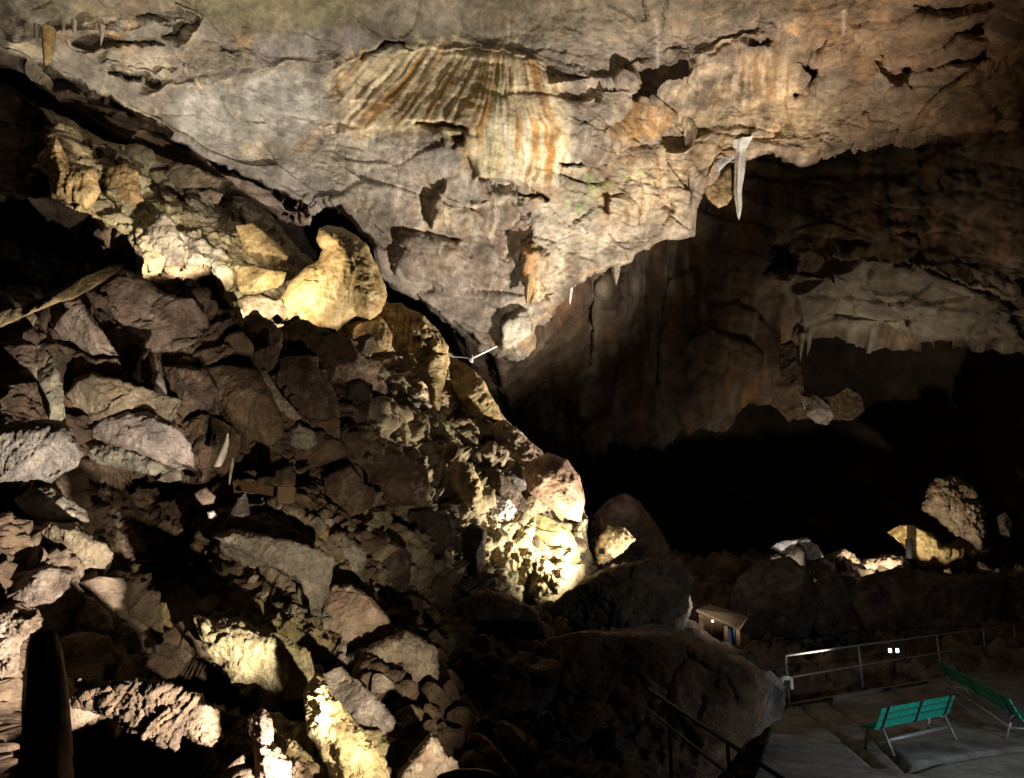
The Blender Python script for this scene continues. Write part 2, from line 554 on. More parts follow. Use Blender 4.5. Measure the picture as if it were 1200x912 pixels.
# ---------------------------------------------------------------- ceiling
LIP = [(-300, 30), (0, 68), (30, 78), (75, 122), (110, 148), (150, 165), (190, 185), (240, 205), (265, 216), (300, 232), (330, 250), (355, 257), (372, 240),
       (400, 236), (440, 290), (450, 325), (500, 355), (540, 385), (565, 402), (590, 412), (606, 412), (620, 398), (625, 380), (650, 350), (700, 312), (740, 300),
       (780, 274), (806, 272), (803 + 4, 240), (830, 210), (845, 187), (900, 176), (940, 183), (1000, 166), (1060, 160), (1130, 152), (1200, 150), (1500, 120)]
CEIL_CTRL = [(-300, -300, 8), (0, -300, 9), (400, -300, 10), (800, -300, 10), (1200, -300, 10), (1500, -300, 9),
             (-300, 0, 13), (0, 0, 15), (200, 0, 17), (400, 0, 19), (600, 0, 20), (800, 0, 20), (1000, 0, 19), (1200, 0, 17), (1500, 0, 14),
             (0, 70, 16.5), (150, 110, 18.5), (300, 120, 20.5), (300, 220, 21.5), (450, 60, 21.0), (550, 60, 21.5), (450, 140, 21.4), (560, 140, 21.3), (650, 140, 22),
             (420, 240, 22.5), (520, 240, 22.6), (560, 350, 24.5), (600, 405, 25), (680, 250, 24), (720, 150, 23), (800, 200, 24.5), (800, 270, 25.5),
             (860, 100, 22.8), (900, 175, 24.2), (1000, 100, 21.5), (1050, 160, 23), (1200, 80, 19), (1200, 150, 20), (1500, 120, 17), (-300, 30, 14)]
CRACK = [(50, 92), (80, 100), (130, 120), (170, 142), (205, 166), (250, 190), (300, 214), (345, 240), (375, 256), (430, 282)]
CEIL_RELIEF = [
    ('poly', [(40, 95), (130, 120), (205, 166), (300, 214), (375, 256), (420, 280), (400, 330), (200, 250), (0, 120)], 0.9, 1.5),
    ('line', CRACK, 1.6, 2.4),
    ('ledge', [(75, 122), (130, 136), (170, 150), (200, 172), (232, 190)], -0.35, 12),
    ('poly', [(90, 53), (112, 45), (135, 43), (165, 48), (192, 54), (165, 53), (135, 50), (108, 56)], 0.7, 2.5),
    ('poly', [(158, 18), (185, 14), (222, 19), (238, 25), (222, 30), (208, 46), (192, 44), (200, 30), (180, 26)], 0.7, 3),
    ('ledge', [(10, 50), (60, 42), (120, 38), (160, 32), (240, 24)], -0.5, 16),
    ('ledge', [(170, 118), (200, 106), (260, 92), (330, 76), (400, 70)], -0.35, 14),
    ('line', [(135, 86), (150, 92), (165, 90), (180, 97)], 0.6, 1.6),
    ('ledge', [(120, 78), (180, 92), (240, 84), (300, 76)], -0.3, 20),
    # flowstone apron
    ('poly', [(392, 82), (430, 66), (500, 58), (590, 58), (630, 72), (652, 92), (658, 140), (655, 215), (600, 212), (560, 205), (520, 160), (470, 148), (400, 118)], -0.06, 4),
    ('ledge', [(392, 82), (430, 66), (500, 58), (590, 58), (630, 72), (652, 92)], -0.14, 8),
    ('ledge', [(395, 118), (440, 118), (500, 146), (540, 150)], -0.08, 10),
    ('ledge', [(400, 155), (440, 152), (500, 148), (535, 160)], -0.10, 22),
    ('ledge', [(555, 215), (600, 214), (650, 218)], -0.15, 22),
    ('poly', [(528, 160), (540, 154), (546, 162), (540, 172), (532, 172)], 0.4, 3),
    ('line', [(490, 143), (505, 148), (520, 144), (545, 150)], 0.5, 2.5),
    ('poly', [(494, 222), (502, 226), (504, 262), (496, 258)], 0.3, 3),
    ('dome', [(503, 222), (528, 210), (530, 262), (505, 268)], -0.35, 10),
    ('poly', [(545, 185), (560, 215), (575, 222), (575, 238), (540, 232), (520, 200)], 0.2, 6),
    ('poly', [(560, 242), (592, 240), (622, 262), (622, 280), (602, 302), (585, 300), (568, 270)], 0.2, 5),
    ('line', [(560, 212), (585, 220), (610, 228), (640, 235)], 0.5, 2),
    # gash to the right of the apron
    ('poly', [(745, 84), (775, 74), (800, 74), (798, 82), (775, 96), (758, 118), (740, 128), (715, 150), (702, 156), (725, 126), (738, 104)], 1.1, 2.5),
    ('ledge', [(650, 100), (720, 95), (760, 80), (800, 72), (850, 62), (905, 44)], -0.45, 16),
    ('poly', [(800, 78), (850, 62), (905, 42), (916, 48), (880, 54), (840, 62), (800, 80)], 0.5, 2.5),
    ('poly', [(655, 190), (670, 187), (700, 190), (710, 193), (690, 198), (665, 197)], 0.7, 1.5),
    ('poly', [(932, 74), (945, 70), (960, 73), (970, 86), (958, 97), (950, 85)], 0.6, 2.5),
    ('poly', [(790, 160), (805, 166), (800, 171), (785, 170), (775, 164)], 0.6, 1.5),
    ('line', [(740, 165), (760, 172), (800, 158), (830, 150), (880, 148)], 0.15, 4),
    ('line', [(970, 30), (985, 32), (1005, 42), (1030, 42)], 0.6, 3),
    ('line', [(1070, 62), (1095, 58), (1120, 40), (1150, 36)], 0.6, 3),
    ('line', [(1060, 82), (1100, 78), (1150, 68), (1190, 66)], 0.6, 3),
    ('poly', [(1035, 55), (1055, 70), (1068, 98), (1050, 95), (1030, 70)], 0.35, 4),
    ('poly', [(1075, 2), (1120, -5), (1165, 0), (1140, 10), (1100, 20), (1080, 16)], 0.4, 7),
    ('line', [(930, 108), (980, 112), (990, 122), (1012, 128)], 0.4, 2),
    ('line', [(750, -10), (760, 14), (755, 26)], 0.5, 1.8),
    ('line', [(425, 70), (445, 54), (470, 50)], 0.4, 2),
    ('poly', [(700, 225), (708, 222), (716, 236), (712, 250), (702, 242)], 0.35, 3),
    ('poly', [(764, 225), (775, 222), (790, 240), (785, 252), (770, 245)], 0.25, 4),
    ('dome', [(470, 270), (540, 280), (560, 340), (520, 340), (460, 320)], -0.4, 24),
    ('poly', [(585, 385), (606, 360), (618, 362), (622, 390), (606, 412), (588, 410)], -0.4, 3),
    ('dome', [(612, 294), (632, 290), (642, 300), (640, 345), (622, 355), (612, 330)], -0.5, 9),
    ('ledge', [(820, 250), (850, 187), (900, 178), (940, 184), (1000, 168), (1200, 152)], -0.3, 30),
]


def streak_s(px, py):
    sl = np.interp(px, [400, 470, 560, 600, 650], [0.95, 0.9, 0.6, -0.1, -0.7])
    return px + sl * np.minimum(py - 150, 0)


APRON = [(392, 82), (430, 66), (500, 58), (590, 58), (630, 72), (656, 92), (664, 140), (660, 218), (600, 214), (560, 210), (535, 165), (500, 148), (405, 155), (392, 118)]
DRAPE2 = [(840, 60), (935, 55), (945, 110), (880, 125), (760, 150), (740, 130), (790, 90)]


def ceil_disp(p, px, py):
    m = sstep(-6, 10, poly_sd(px, py, APRON))
    m2 = sstep(-6, 10, poly_sd(px, py, DRAPE2))
    s = streak_s(px, py)
    s = s + 5 * fbm(np.stack([px / 60, py / 40, px * 0 + 2], -1), 3, 93)
    q = np.stack([s / 14, py / 70, px * 0], -1)
    fl = 1 - 2 * np.abs(vnoise(q, 7)) + 0.6 * vnoise(q * 2.3, 8)
    qs = p @ ROT1
    rough = 0.34 * broken(qs, 4.6, 21, (0.6, 1, 1.6), 3, 0.25, 0.42) + 0.05 * ridged(qs * 1.3, 5, 3, 0.6) + 0.45 * fbm(p * 0.22, 3, 90) + 0.07 * broken(qs, 0.9, 22, (0.5, 1, 1.7), 3, 0.4, 0.6) * sstep(-0.3, 0.3, fbm(p * 0.4, 2, 91)) + 0.035 * ridged(qs * np.array([2.2, 3, 5]), 4, 92, 0.65)
    right = sstep(780, 1000, px)
    rough = rough * (1 + 0.6 * right * (1 - m2)) * (1 - 0.25 * sstep(300, 200, np.abs(px - 300)))
    # ropy vertical texture near the edge on the right
    q2 = np.stack([p[:, 0] * 2.2, p[:, 1] * 0.5, p[:, 2] * 0.35], -1)
    cur = ridged(q2, 3, 31, 0.5)
    mm = np.maximum(m, 0.7 * m2)
    low = sstep(30, 5, interp(LIP, px) - py) * sstep(560, 620, px)
    return rough * (1 - 0.72 * mm) + 0.06 * fl * m - 0.08 * np.exp(-((py - 152 - 6 * np.sin(px / 17)) / 3) ** 2) * m * (px < 560) + 0.10 * cur * np.maximum(m2, 0.5 * low)


def ceil_paint(p, px, py):
    n1 = fbm(p * 0.45, 4, 60); n2 = fbm(p * 1.1 + 7, 4, 61); n3 = fbm(p * 3.1, 3, 62)
    wob = fbm(np.stack([px / 18, py / 18, px * 0], -1), 4, 63)
    t = np.tile(np.array([0.255, 0.222, 0.185]), (len(p), 1))
    t = mixc(t, (0.13, 0.105, 0.08), sstep(0.0, 0.4, n1))
    t = mixc(t, (0.46, 0.39, 0.29), sstep(0.05, 0.45, n2) * 0.85)
    t = mixc(t, (0.38, 0.235, 0.11), sstep(0.2, 0.55, fbm(p * 0.8 + 30, 4, 64)) * 0.6)
    W = (0.60, 0.57, 0.53); GR = (0.30, 0.28, 0.26)
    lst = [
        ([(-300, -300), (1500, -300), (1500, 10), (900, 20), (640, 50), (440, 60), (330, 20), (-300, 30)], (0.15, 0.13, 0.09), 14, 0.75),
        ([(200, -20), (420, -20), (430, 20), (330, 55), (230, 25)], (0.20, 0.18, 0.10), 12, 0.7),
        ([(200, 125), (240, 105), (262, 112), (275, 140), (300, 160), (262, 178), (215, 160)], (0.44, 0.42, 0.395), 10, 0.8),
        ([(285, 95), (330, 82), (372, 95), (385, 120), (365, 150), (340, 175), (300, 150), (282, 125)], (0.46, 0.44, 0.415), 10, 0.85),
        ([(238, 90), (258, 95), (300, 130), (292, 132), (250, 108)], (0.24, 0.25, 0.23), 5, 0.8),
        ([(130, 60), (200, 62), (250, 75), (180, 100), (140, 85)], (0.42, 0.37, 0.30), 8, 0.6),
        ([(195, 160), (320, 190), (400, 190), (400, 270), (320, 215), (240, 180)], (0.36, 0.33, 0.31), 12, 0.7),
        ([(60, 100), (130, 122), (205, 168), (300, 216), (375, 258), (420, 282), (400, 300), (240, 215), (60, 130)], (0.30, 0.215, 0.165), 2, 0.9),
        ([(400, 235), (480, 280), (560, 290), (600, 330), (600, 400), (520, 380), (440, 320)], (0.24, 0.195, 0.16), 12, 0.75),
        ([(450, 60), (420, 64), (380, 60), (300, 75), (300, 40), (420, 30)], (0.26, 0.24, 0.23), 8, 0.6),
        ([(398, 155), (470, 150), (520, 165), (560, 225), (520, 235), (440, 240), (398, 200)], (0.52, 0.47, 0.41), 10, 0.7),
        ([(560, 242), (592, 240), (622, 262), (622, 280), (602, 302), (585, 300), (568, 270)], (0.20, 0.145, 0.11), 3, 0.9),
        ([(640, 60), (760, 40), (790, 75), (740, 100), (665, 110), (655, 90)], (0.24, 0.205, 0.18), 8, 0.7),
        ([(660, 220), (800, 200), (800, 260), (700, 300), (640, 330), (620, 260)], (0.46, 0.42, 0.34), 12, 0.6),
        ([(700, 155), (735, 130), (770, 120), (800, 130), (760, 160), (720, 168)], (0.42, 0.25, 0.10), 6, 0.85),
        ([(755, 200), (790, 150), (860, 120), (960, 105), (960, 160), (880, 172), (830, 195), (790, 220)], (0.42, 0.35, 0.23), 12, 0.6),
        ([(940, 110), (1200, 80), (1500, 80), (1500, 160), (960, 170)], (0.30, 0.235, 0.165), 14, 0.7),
        ([(930, -20), (1500, -20), (1500, 80), (1000, 90), (940, 60)], (0.27, 0.185, 0.115), 14, 0.7),
        ([(588, 352), (640, 350), (640, 345), (606, 412), (585, 410)], (0.46, 0.42, 0.35), 4, 0.8),
        ([(612, 294), (632, 290), (642, 300), (640, 345), (622, 355), (612, 330)], (0.50, 0.28, 0.12), 3, 0.9),
    ]
    t = colpatch(t, px, py, lst, wob)
    # mineral streaks that ran down the flowstone
    m = sstep(-14, 8, poly_sd(px + 12 * wob, py + 12 * wob, APRON) + 10 * n2)
    s = streak_s(px, py) + 2.5 * wob + 5 * fbm(np.stack([px / 60, py / 40, px * 0 + 2], -1), 3, 93)
    m_ap = m
    z = px * 0
    a = fbm(np.stack([s / 17, py / 240, z], -1), 3, 70, 0.7); b = fbm(np.stack([s / 8, py / 200, z + 5], -1), 3, 71, 0.7)
    c = fbm(np.stack([s / 26, py / 300, z + 9], -1), 2, 72)
    fs = np.tile(np.array([0.70, 0.585, 0.38]), (len(p), 1))
    fs = mixc(fs, (0.66, 0.60, 0.50), sstep(-0.05, 0.3, -a) * (0.35 + 0.65 * sstep(110, 160, py)))
    fs = mixc(fs, (0.46, 0.25, 0.085), sstep(0.05, 0.30, a))
    fs = mixc(fs, (0.30, 0.19, 0.10), sstep(0.18, 0.45, b) * 0.45)
    fs = mixc(fs, (0.60, 0.52, 0.36), sstep(0.1, 0.4, -b) * 0.7)
    fs = mixc(fs, (0.44, 0.41, 0.20), sstep(0.2, 0.4, c) * 0.5)
    fs = mixc(fs, (0.40, 0.35, 0.28), sstep(0.1, 0.4, fbm(p * 1.3, 3, 73)) * 0.3)
    fs = fs * (1 + 0.35 * fbm(np.stack([s / 3.0, py / 40, z], -1), 2, 76))[:, None]
    t = t * (1 - m[:, None]) + fs * m[:, None]
    # faint streaks over the whole middle of the ceiling
    mm = sstep(-40, 30, poly_sd(px + 20 * wob, py + 20 * wob, [(380, 120), (680, 110), (960, 60), (980, 150), (820, 260), (660, 330), (600, 400), (540, 330), (440, 290), (390, 230)])) * (1 - m)
    s4 = px + 0.25 * py + 6 * wob
    a4 = fbm(np.stack([s4 / 9, py / 70, z + 3], -1), 4, 77, 0.65)
    t = t * (1 - (mm * sstep(0.0, 0.4, a4) * 0.65)[:, None]) + np.array([0.56, 0.49, 0.39]) * (mm * sstep(0.0, 0.4, a4) * 0.65)[:, None]
    t = t * (1 - (mm * sstep(0.05, 0.4, -a4) * 0.5)[:, None]) + np.array([0.26, 0.17, 0.10]) * (mm * sstep(0.05, 0.4, -a4) * 0.5)[:, None]
    # lesser streaks
    for pts in ([(500, 205), (532, 205), (535, 270), (496, 268)], [(862, 62), (935, 55), (940, 110), (885, 125)], [(612, 290), (642, 290), (640, 355), (614, 350)],
                [(700, 200), (800, 190), (790, 260), (700, 262)], [(398, 95), (425, 95), (425, 150), (398, 150)]):
        m = sstep(-10, 8, poly_sd(px + 10 * wob, py + 10 * wob, pts)) * 0.7
        s = px + 3 * wob
        a = fbm(np.stack([s / 8, py / 120, z + 2], -1), 2, 75)
        f2 = mixc(np.tile(np.array([0.58, 0.48, 0.34]), (len(p), 1)), (0.36, 0.22, 0.11), sstep(0.0, 0.35, a))
        t = t * (1 - m[:, None]) + f2 * m[:, None]
    # green growth that lives off the lamps
    for pts in ([(660, 235), (668, 212), (690, 205), (712, 222), (700, 248), (672, 250)], [(690, 212), (730, 200), (760, 190), (755, 205), (710, 222)], [(575, 100), (592, 96), (598, 112), (580, 120)]):
        m = sstep(-6, 10, poly_sd(px + 8 * wob, py + 8 * wob, pts)) * sstep(-0.3, 0.3, n3) * 0.75
        t = mixc(t, (0.26, 0.34, 0.12), m)
    g1 = fbm(p * 0.33 + 60, 4, 96, 0.6)
    t = t * (1 + 0.55 * g1)[:, None]
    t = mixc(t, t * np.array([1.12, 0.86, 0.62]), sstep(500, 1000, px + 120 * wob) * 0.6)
    # white calcite trickles
    for pts in ([(595, 30), (592, 45), (590, 56)], [(622, 270), (608, 285), (605, 300)], [(770, 25), (771, 60), (770, 80)], [(991, 0), (992, 30)], [(742, 270), (760, 255), (775, 250)]):
        d = seg_dist(px + 3 * wob, py + 3 * wob, pts)
        t = mixc(t, (0.7, 0.67, 0.6), np.exp(-(d / 1.8) ** 2) * 0.35)
    # black hairline fissures
    f1, f2, ti, va = worley(warp(p * np.array([0.7, 0.8, 1.3]), 0.5, 1.2, 3), 5)
    t = mixc(t, (0.05, 0.04, 0.035), np.exp(-((f2 - f1) / 0.018) ** 2) * sstep(-0.1, 0.5, n2) * 0.4 * (1 - sstep(-5, 5, poly_sd(px, py, APRON))))
    t = t * (1 + 0.28 * sstep(-0.4, 0.4, fbm(p * np.array([1.0, 1.0, 2.2]) * 4.5, 4, 94, 0.7)) - 0.14)[:, None]
    t = mixc(t, (0.13, 0.105, 0.085), sstep(0.25, 0.5, fbm(p * np.array([0.7, 1, 1.6]), 5, 95, 0.65)) * 0.55 * (1 - m_ap))
    return t * (1 + 0.30 * n3)[:, None]


pxs = np.concatenate([np.linspace(-300, -20, 50)[:-1], np.linspace(-20, 1220, 800), np.linspace(1220, 1500, 50)[1:]])
jl = 5 * fbm(np.stack([pxs / 30, pxs * 0, pxs * 0], -1), 5, 2)
PX, PY, EX = rows_px(pxs, lambda x: 0 * x - 14, lambda x: interp(LIP, x) + jl, 26, 265, back_dpy=-26, back_dY=7)
# rows above the frame, overhead
t = np.linspace(0, 1, 41)[:-1, None]
PX = np.vstack([np.tile(pxs[None], (40, 1)), PX]); PY = np.vstack([(-300 + 286 * t) * np.ones((1, len(pxs))), PY]); EX = np.vstack([np.zeros((40, len(pxs))), EX])
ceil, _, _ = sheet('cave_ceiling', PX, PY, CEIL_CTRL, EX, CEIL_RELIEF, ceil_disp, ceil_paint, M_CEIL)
tag(ceil, 'broad overhanging cave ceiling with streaked flowstone, lit from below', kind='structure')

# ---------------------------------------------------------------- upper slope that meets the ceiling (lit by the mound lamp and an added fill)
UP_CTRL = [(-300, 60, 15), (0, 60, 16), (0, 300, 12.5), (100, 200, 16), (150, 250, 15.8), (200, 300, 15.6), (150, 160, 18), (250, 200, 20), (300, 260, 18.5), (250, 300, 16),
           (300, 370, 15.5), (400, 400, 16), (450, 400, 17), (500, 420, 18.5), (400, 240, 22), (550, 420, 21), (620, 520, 21), (400, 500, 14), (-300, 300, 11), (600, 600, 20), (200, 450, 13)]
UP_TOP = [(-300, 60), (0, 95), (50, 128), (80, 140), (110, 160), (140, 172), (175, 182), (205, 192), (245, 204), (275, 216), (300, 232), (345, 290), (400, 330), (450, 352), (490, 372), (520, 410), (560, 440), (590, 490), (640, 535)]
UP_RELIEF = [
    ('poly', [(-300, 0), (0, 60), (48, 140), (60, 180), (60, 240), (30, 300), (-300, 300)], 2.2, 6),
    ('poly', [(60, 100), (200, 180), (225, 250), (170, 215), (110, 170), (60, 130)], 0.9, 3),
    ('poly', [(248, 238), (275, 215), (335, 240), (375, 258), (392, 250), (385, 262), (340, 312), (300, 280), (262, 262)], 3.2, 4),
    ('poly', [(205, 205), (235, 212), (240, 222), (215, 224)], 0.7, 2),
    ('poly', [(65, 160), (78, 150), (92, 155), (90, 185), (70, 195)], -0.5, 3),
    ('poly', [(108, 185), (118, 182), (120, 215), (110, 210)], 0.7, 2),
    ('poly', [(130, 195), (150, 190), (162, 205), (170, 235), (140, 250), (128, 225)], -0.6, 4),
    ('poly', [(163, 180), (180, 205), (195, 240), (188, 248), (172, 220)], 0.8, 2),
    ('poly', [(92, 165), (104, 162), (106, 180), (94, 184)], 0.6, 2),
    ('dome', [(175, 250), (200, 252), (215, 290), (210, 312), (180, 310), (165, 290)], -0.6, 10),
    ('poly', [(240, 300), (250, 298), (252, 320), (244, 322)], 0.8, 2),
    ('poly', [(300, 300), (340, 308), (330, 314), (300, 308)], 0.7, 2),
    ('ledge', [(180, 262), (230, 255), (290, 262)], -0.4, 10),
    ('ledge', [(150, 180), (200, 205), (270, 235)], -0.5, 10),
]


def up_disp(p, px, py):
    kn = sstep(-10, 20, poly_sd(px, py, [(120, 220), (220, 240), (290, 300), (290, 380), (180, 330), (130, 270)]))
    f1, f2, ti, va = worley(warp(p * 2.4, 0.3, 1.3, 4), 9)
    top = 0.2 + 0.8 * sstep(0, 22, py - interp(UP_TOP, px))
    return (0.42 * broken(p @ ROT2, 2.4, 33, (0.6, 1, 1.7), 4, 0.3, 0.5) + 0.14 * ridged(p * 1.6, 5, 12, 0.6) + kn * 0.2 * (0.6 - f1)) * top


def up_paint(p, px, py):
    wob = fbm(np.stack([px / 14, py / 14, px * 0], -1), 4, 65)
    t = tintof(p, 'grey', 1.6, 3)
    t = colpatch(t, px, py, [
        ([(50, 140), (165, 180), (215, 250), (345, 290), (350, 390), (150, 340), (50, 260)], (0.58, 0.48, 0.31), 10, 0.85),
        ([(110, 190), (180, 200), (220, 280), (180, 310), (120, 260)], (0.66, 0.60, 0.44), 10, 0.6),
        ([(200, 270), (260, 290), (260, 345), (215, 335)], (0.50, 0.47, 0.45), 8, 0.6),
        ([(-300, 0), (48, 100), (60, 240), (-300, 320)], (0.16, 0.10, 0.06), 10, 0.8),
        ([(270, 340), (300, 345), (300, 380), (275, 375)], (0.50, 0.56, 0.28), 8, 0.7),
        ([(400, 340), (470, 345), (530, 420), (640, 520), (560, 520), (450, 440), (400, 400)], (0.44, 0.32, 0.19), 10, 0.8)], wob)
    return t * (1 + 0.3 * fbm(p * 4, 3, 66))[:, None]


pxs = np.concatenate([np.linspace(-300, 20, 60)[:-1], np.linspace(20, 640, 380)])
jl = 6 * fbm(np.stack([pxs / 22, pxs * 0, pxs * 0 + 4], -1), 5, 4)
PX, PY, EX = rows_px(pxs, lambda x: interp(UP_TOP, x) + jl, lambda x: interp([(-300, 420), (200, 430), (300, 440), (450, 520), (640, 640)], x), 20, 210, back_dpy=12, back_dY=5, back_first=True)
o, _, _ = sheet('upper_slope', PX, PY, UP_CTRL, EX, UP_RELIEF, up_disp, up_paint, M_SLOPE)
tag(o, 'pale crusted rock slope rising behind the boulders to the ceiling', kind='structure')

# ---------------------------------------------------------------- near boulder slope
NEAR_TOP = [(-300, 200), (0, 228), (60, 236), (110, 254), (140, 272), (158, 292), (166, 325), (185, 340), (200, 322), (222, 316), (240, 314), (258, 330), (272, 352), (282, 374),
            (300, 367), (322, 386), (345, 373), (378, 384), (400, 392), (425, 412), (440, 440), (470, 470), (520, 492), (560, 492), (600, 500), (630, 525), (660, 555), (680, 590), (688, 640),
            (700, 665), (740, 660), (780, 700), (830, 745), (900, 775), (925, 800), (1000, 840)]
NEAR_CTRL = [(-300, 220, 7.5), (0, 230, 10), (100, 250, 11.5), (160, 300, 12.5), (240, 320, 13), (300, 375, 13.4), (400, 395, 14), (0, 380, 8.0), (100, 400, 9.5), (200, 400, 11), (300, 450, 12),
             (0, 500, 7.6), (100, 520, 8.8), (200, 530, 10), (300, 560, 11), (400, 500, 13.2), (450, 480, 15), (520, 500, 17), (600, 505, 18.6), (680, 600, 18.8), (690, 660, 18), (600, 620, 16.8),
             (500, 600, 14.6), (400, 620, 11.6), (500, 700, 13), (600, 700, 15.5), (300, 700, 9.2), (200, 680, 9.0), (100, 650, 8.0), (0, 640, 7), (0, 800, 6.0), (100, 900, 5.8), (200, 800, 7.4), (300, 850, 7.0),
             (400, 800, 8.4), (400, 900, 6.8), (500, 800, 10), (500, 900, 8), (600, 800, 12.5), (640, 900, 10), (760, 750, 16.5), (760, 900, 12), (850, 790, 18), (1000, 850, 24), (900, 912, 16), (0, 1050, 4.5), (400, 1050, 5),
             (800, 1050, 9), (900, 850, 19), (-300, 600, 5.5), (-300, 1050, 4)]
KNOB = [(430, 470), (520, 490), (600, 505), (670, 600), (690, 660), (640, 715), (560, 700), (430, 690), (420, 560)]
NEAR_RELIEF = [
    ('poly', [(60, 258), (130, 270), (160, 300), (150, 312), (110, 322), (60, 345), (0, 360), (-300, 360), (-300, 240), (0, 240)], 1.5, 22),
    ('poly', [(100, 560), (150, 555), (230, 560), (255, 600), (250, 700), (225, 725), (160, 735), (130, 700), (135, 640), (105, 600)], 1.5, 34),
    ('poly', [(60, 395), (140, 425), (130, 440), (80, 440), (70, 410)], 1.0, 4),
    ('poly', [(95, 555), (180, 548), (240, 565), (180, 575), (100, 580)], 0.9, 8),
    ('poly', [(75, 835), (150, 850), (220, 868), (270, 905), (290, 1050), (-20, 1050), (0, 800), (30, 740), (75, 740)], 1.6, 22),
    ('poly', [(140, 765), (200, 778), (262, 800), (300, 825), (330, 850), (290, 850), (220, 815), (150, 800)], 1.0, 8),
    ('poly', [(305, 790), (330, 810), (372, 845), (365, 860), (320, 850), (290, 820)], 0.9, 3),
    ('poly', [(510, 745), (560, 800), (570, 830), (600, 870), (520, 860), (470, 840), (515, 800)], 1.4, 10),
    ('poly', [(280, 570), (340, 590), (335, 612), (300, 618), (285, 600)], 0.9, 4),
    ('poly', [(170, 320), (240, 312), (272, 360), (240, 370), (180, 345)], 0.7, 5),
    ('poly', [(300, 660), (345, 690), (345, 720), (300, 700), (262, 660)], 0.9, 3),
    ('poly', [(0, 575), (40, 590), (45, 650), (0, 670)], 1.2, 4),
    ('line', [(430, 560), (470, 620), (520, 690)], 0.7, 8),
    ('line', [(540, 540), (590, 590), (640, 620)], 0.7, 7),
    ('line', [(460, 500), (500, 520), (560, 530)], 0.6, 8),
    ('dome', [(430, 480), (470, 470), (480, 520), (440, 530)], -0.6, 12),
    ('dome', [(520, 560), (560, 545), (575, 590), (545, 610), (520, 600)], -0.5, 14),
]


def near_disp(p, px, py):
    kn = sstep(-15, 20, poly_sd(px, py, KNOB))
    far = sstep(6, 16, p[:, 1])
    f1, f2, ti, va = worley(warp(p * 1.5, 0.4, 1.3, 4), 19)
    g1, g2, tj, vb = worley(warp(p * 3.6, 0.3, 1.3, 5), 20)
    d = (0.42 + 0.24 * far) * broken(p @ ROT2, 2.4, 43, (0.6, 1, 1.5), 4, 0.3, 0.45) + (0.10 + 0.12 * far) * ridged(p * 2.2, 5, 13, 0.62)
    left = sstep(420, 300, px) * sstep(560, 640, py)
    d = d + left * (0.14 * (0.6 - g1) + 0.10 * ridged(p * 5, 3, 14, 0.6))
    d = d * (1 - 0.45 * kn)
    dim = (1 - 0.6 * sstep(690, 740, px)) * (0.25 + 0.75 * sstep(0, 26, py - interp(NEAR_TOP, px)))
    return (d + kn * (0.62 * (0.6 - f1) + 0.24 * (0.6 - g1) + 0.09 * ridged(p * 5, 3, 15))) * dim


def near_paint(p, px, py):
    wob = fbm(np.stack([px / 14, py / 14, px * 0], -1), 4, 67)
    t = tintof(p, 'brown', 1.1, 6)
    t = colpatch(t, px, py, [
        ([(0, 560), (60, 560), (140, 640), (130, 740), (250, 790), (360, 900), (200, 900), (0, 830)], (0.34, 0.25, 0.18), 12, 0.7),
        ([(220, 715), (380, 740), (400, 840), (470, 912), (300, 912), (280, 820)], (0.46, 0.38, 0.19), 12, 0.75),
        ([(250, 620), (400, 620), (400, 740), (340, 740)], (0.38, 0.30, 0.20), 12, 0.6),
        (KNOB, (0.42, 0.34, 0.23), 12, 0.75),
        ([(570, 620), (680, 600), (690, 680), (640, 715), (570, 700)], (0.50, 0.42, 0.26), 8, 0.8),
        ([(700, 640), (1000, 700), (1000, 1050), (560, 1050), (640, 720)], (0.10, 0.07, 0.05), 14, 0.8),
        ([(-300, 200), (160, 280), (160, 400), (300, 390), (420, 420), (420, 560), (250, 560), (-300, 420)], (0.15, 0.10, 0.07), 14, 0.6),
        ([(-300, 150), (40, 200), (150, 250), (175, 320), (60, 350), (-300, 380)], (0.07, 0.05, 0.035), 8, 0.85)], wob)  # last, darkest patch stands in for shade at the upper left
    return t * (1 + 0.35 * fbm(p * 5, 3, 68))[:, None]


pxs = np.concatenate([np.linspace(-300, -10, 40)[:-1], np.linspace(-10, 720, 480)[:-1], np.linspace(720, 1000, 110)])
jl = 6 * fbm(np.stack([pxs / 22, pxs * 0, pxs * 0 + 8], -1), 5, 4)
PX, PY, EX = rows_px(pxs, lambda x: interp(NEAR_TOP, x) + jl, lambda x: 0 * x + 1060, 24, 460, back_dpy=45, back_dY=3.0, back_first=True)
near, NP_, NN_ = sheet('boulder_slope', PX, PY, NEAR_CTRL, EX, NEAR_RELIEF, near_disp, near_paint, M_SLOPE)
tag(near, 'steep broken scree slope of brown rock', kind='structure')
NEAR_PTS, NEAR_NRM, NEAR_PX, NEAR_PY = NP_, NN_, PX.ravel(), PY.ravel()

# ---------------------------------------------------------------- draped wall in the middle distance
DR_LOW = [(540, 470), (600, 500), (640, 520), (700, 515), (800, 495), (850, 470), (875, 455), (900, 440)]
DR_TOP = [(540, 300), (640, 290), (700, 250), (800, 180), (900, 130)]


def drape_disp(p, px, py):
    xx = px / 30 + 0.25 * fbm(p * 0.2, 2, 4) - (py - 400) * 0.004
    q = np.stack([xx, xx * 0, py / 400], -1); q2 = np.stack([xx * 0.4, xx * 0 + 3, py / 500], -1)
    return 1.1 * ridged(q2, 2, 24, 0.5) + 0.55 * ridged(q, 4, 25, 0.62) + 0.35 * broken(p, 4.0, 26, (1, 1, 0.3), 3)


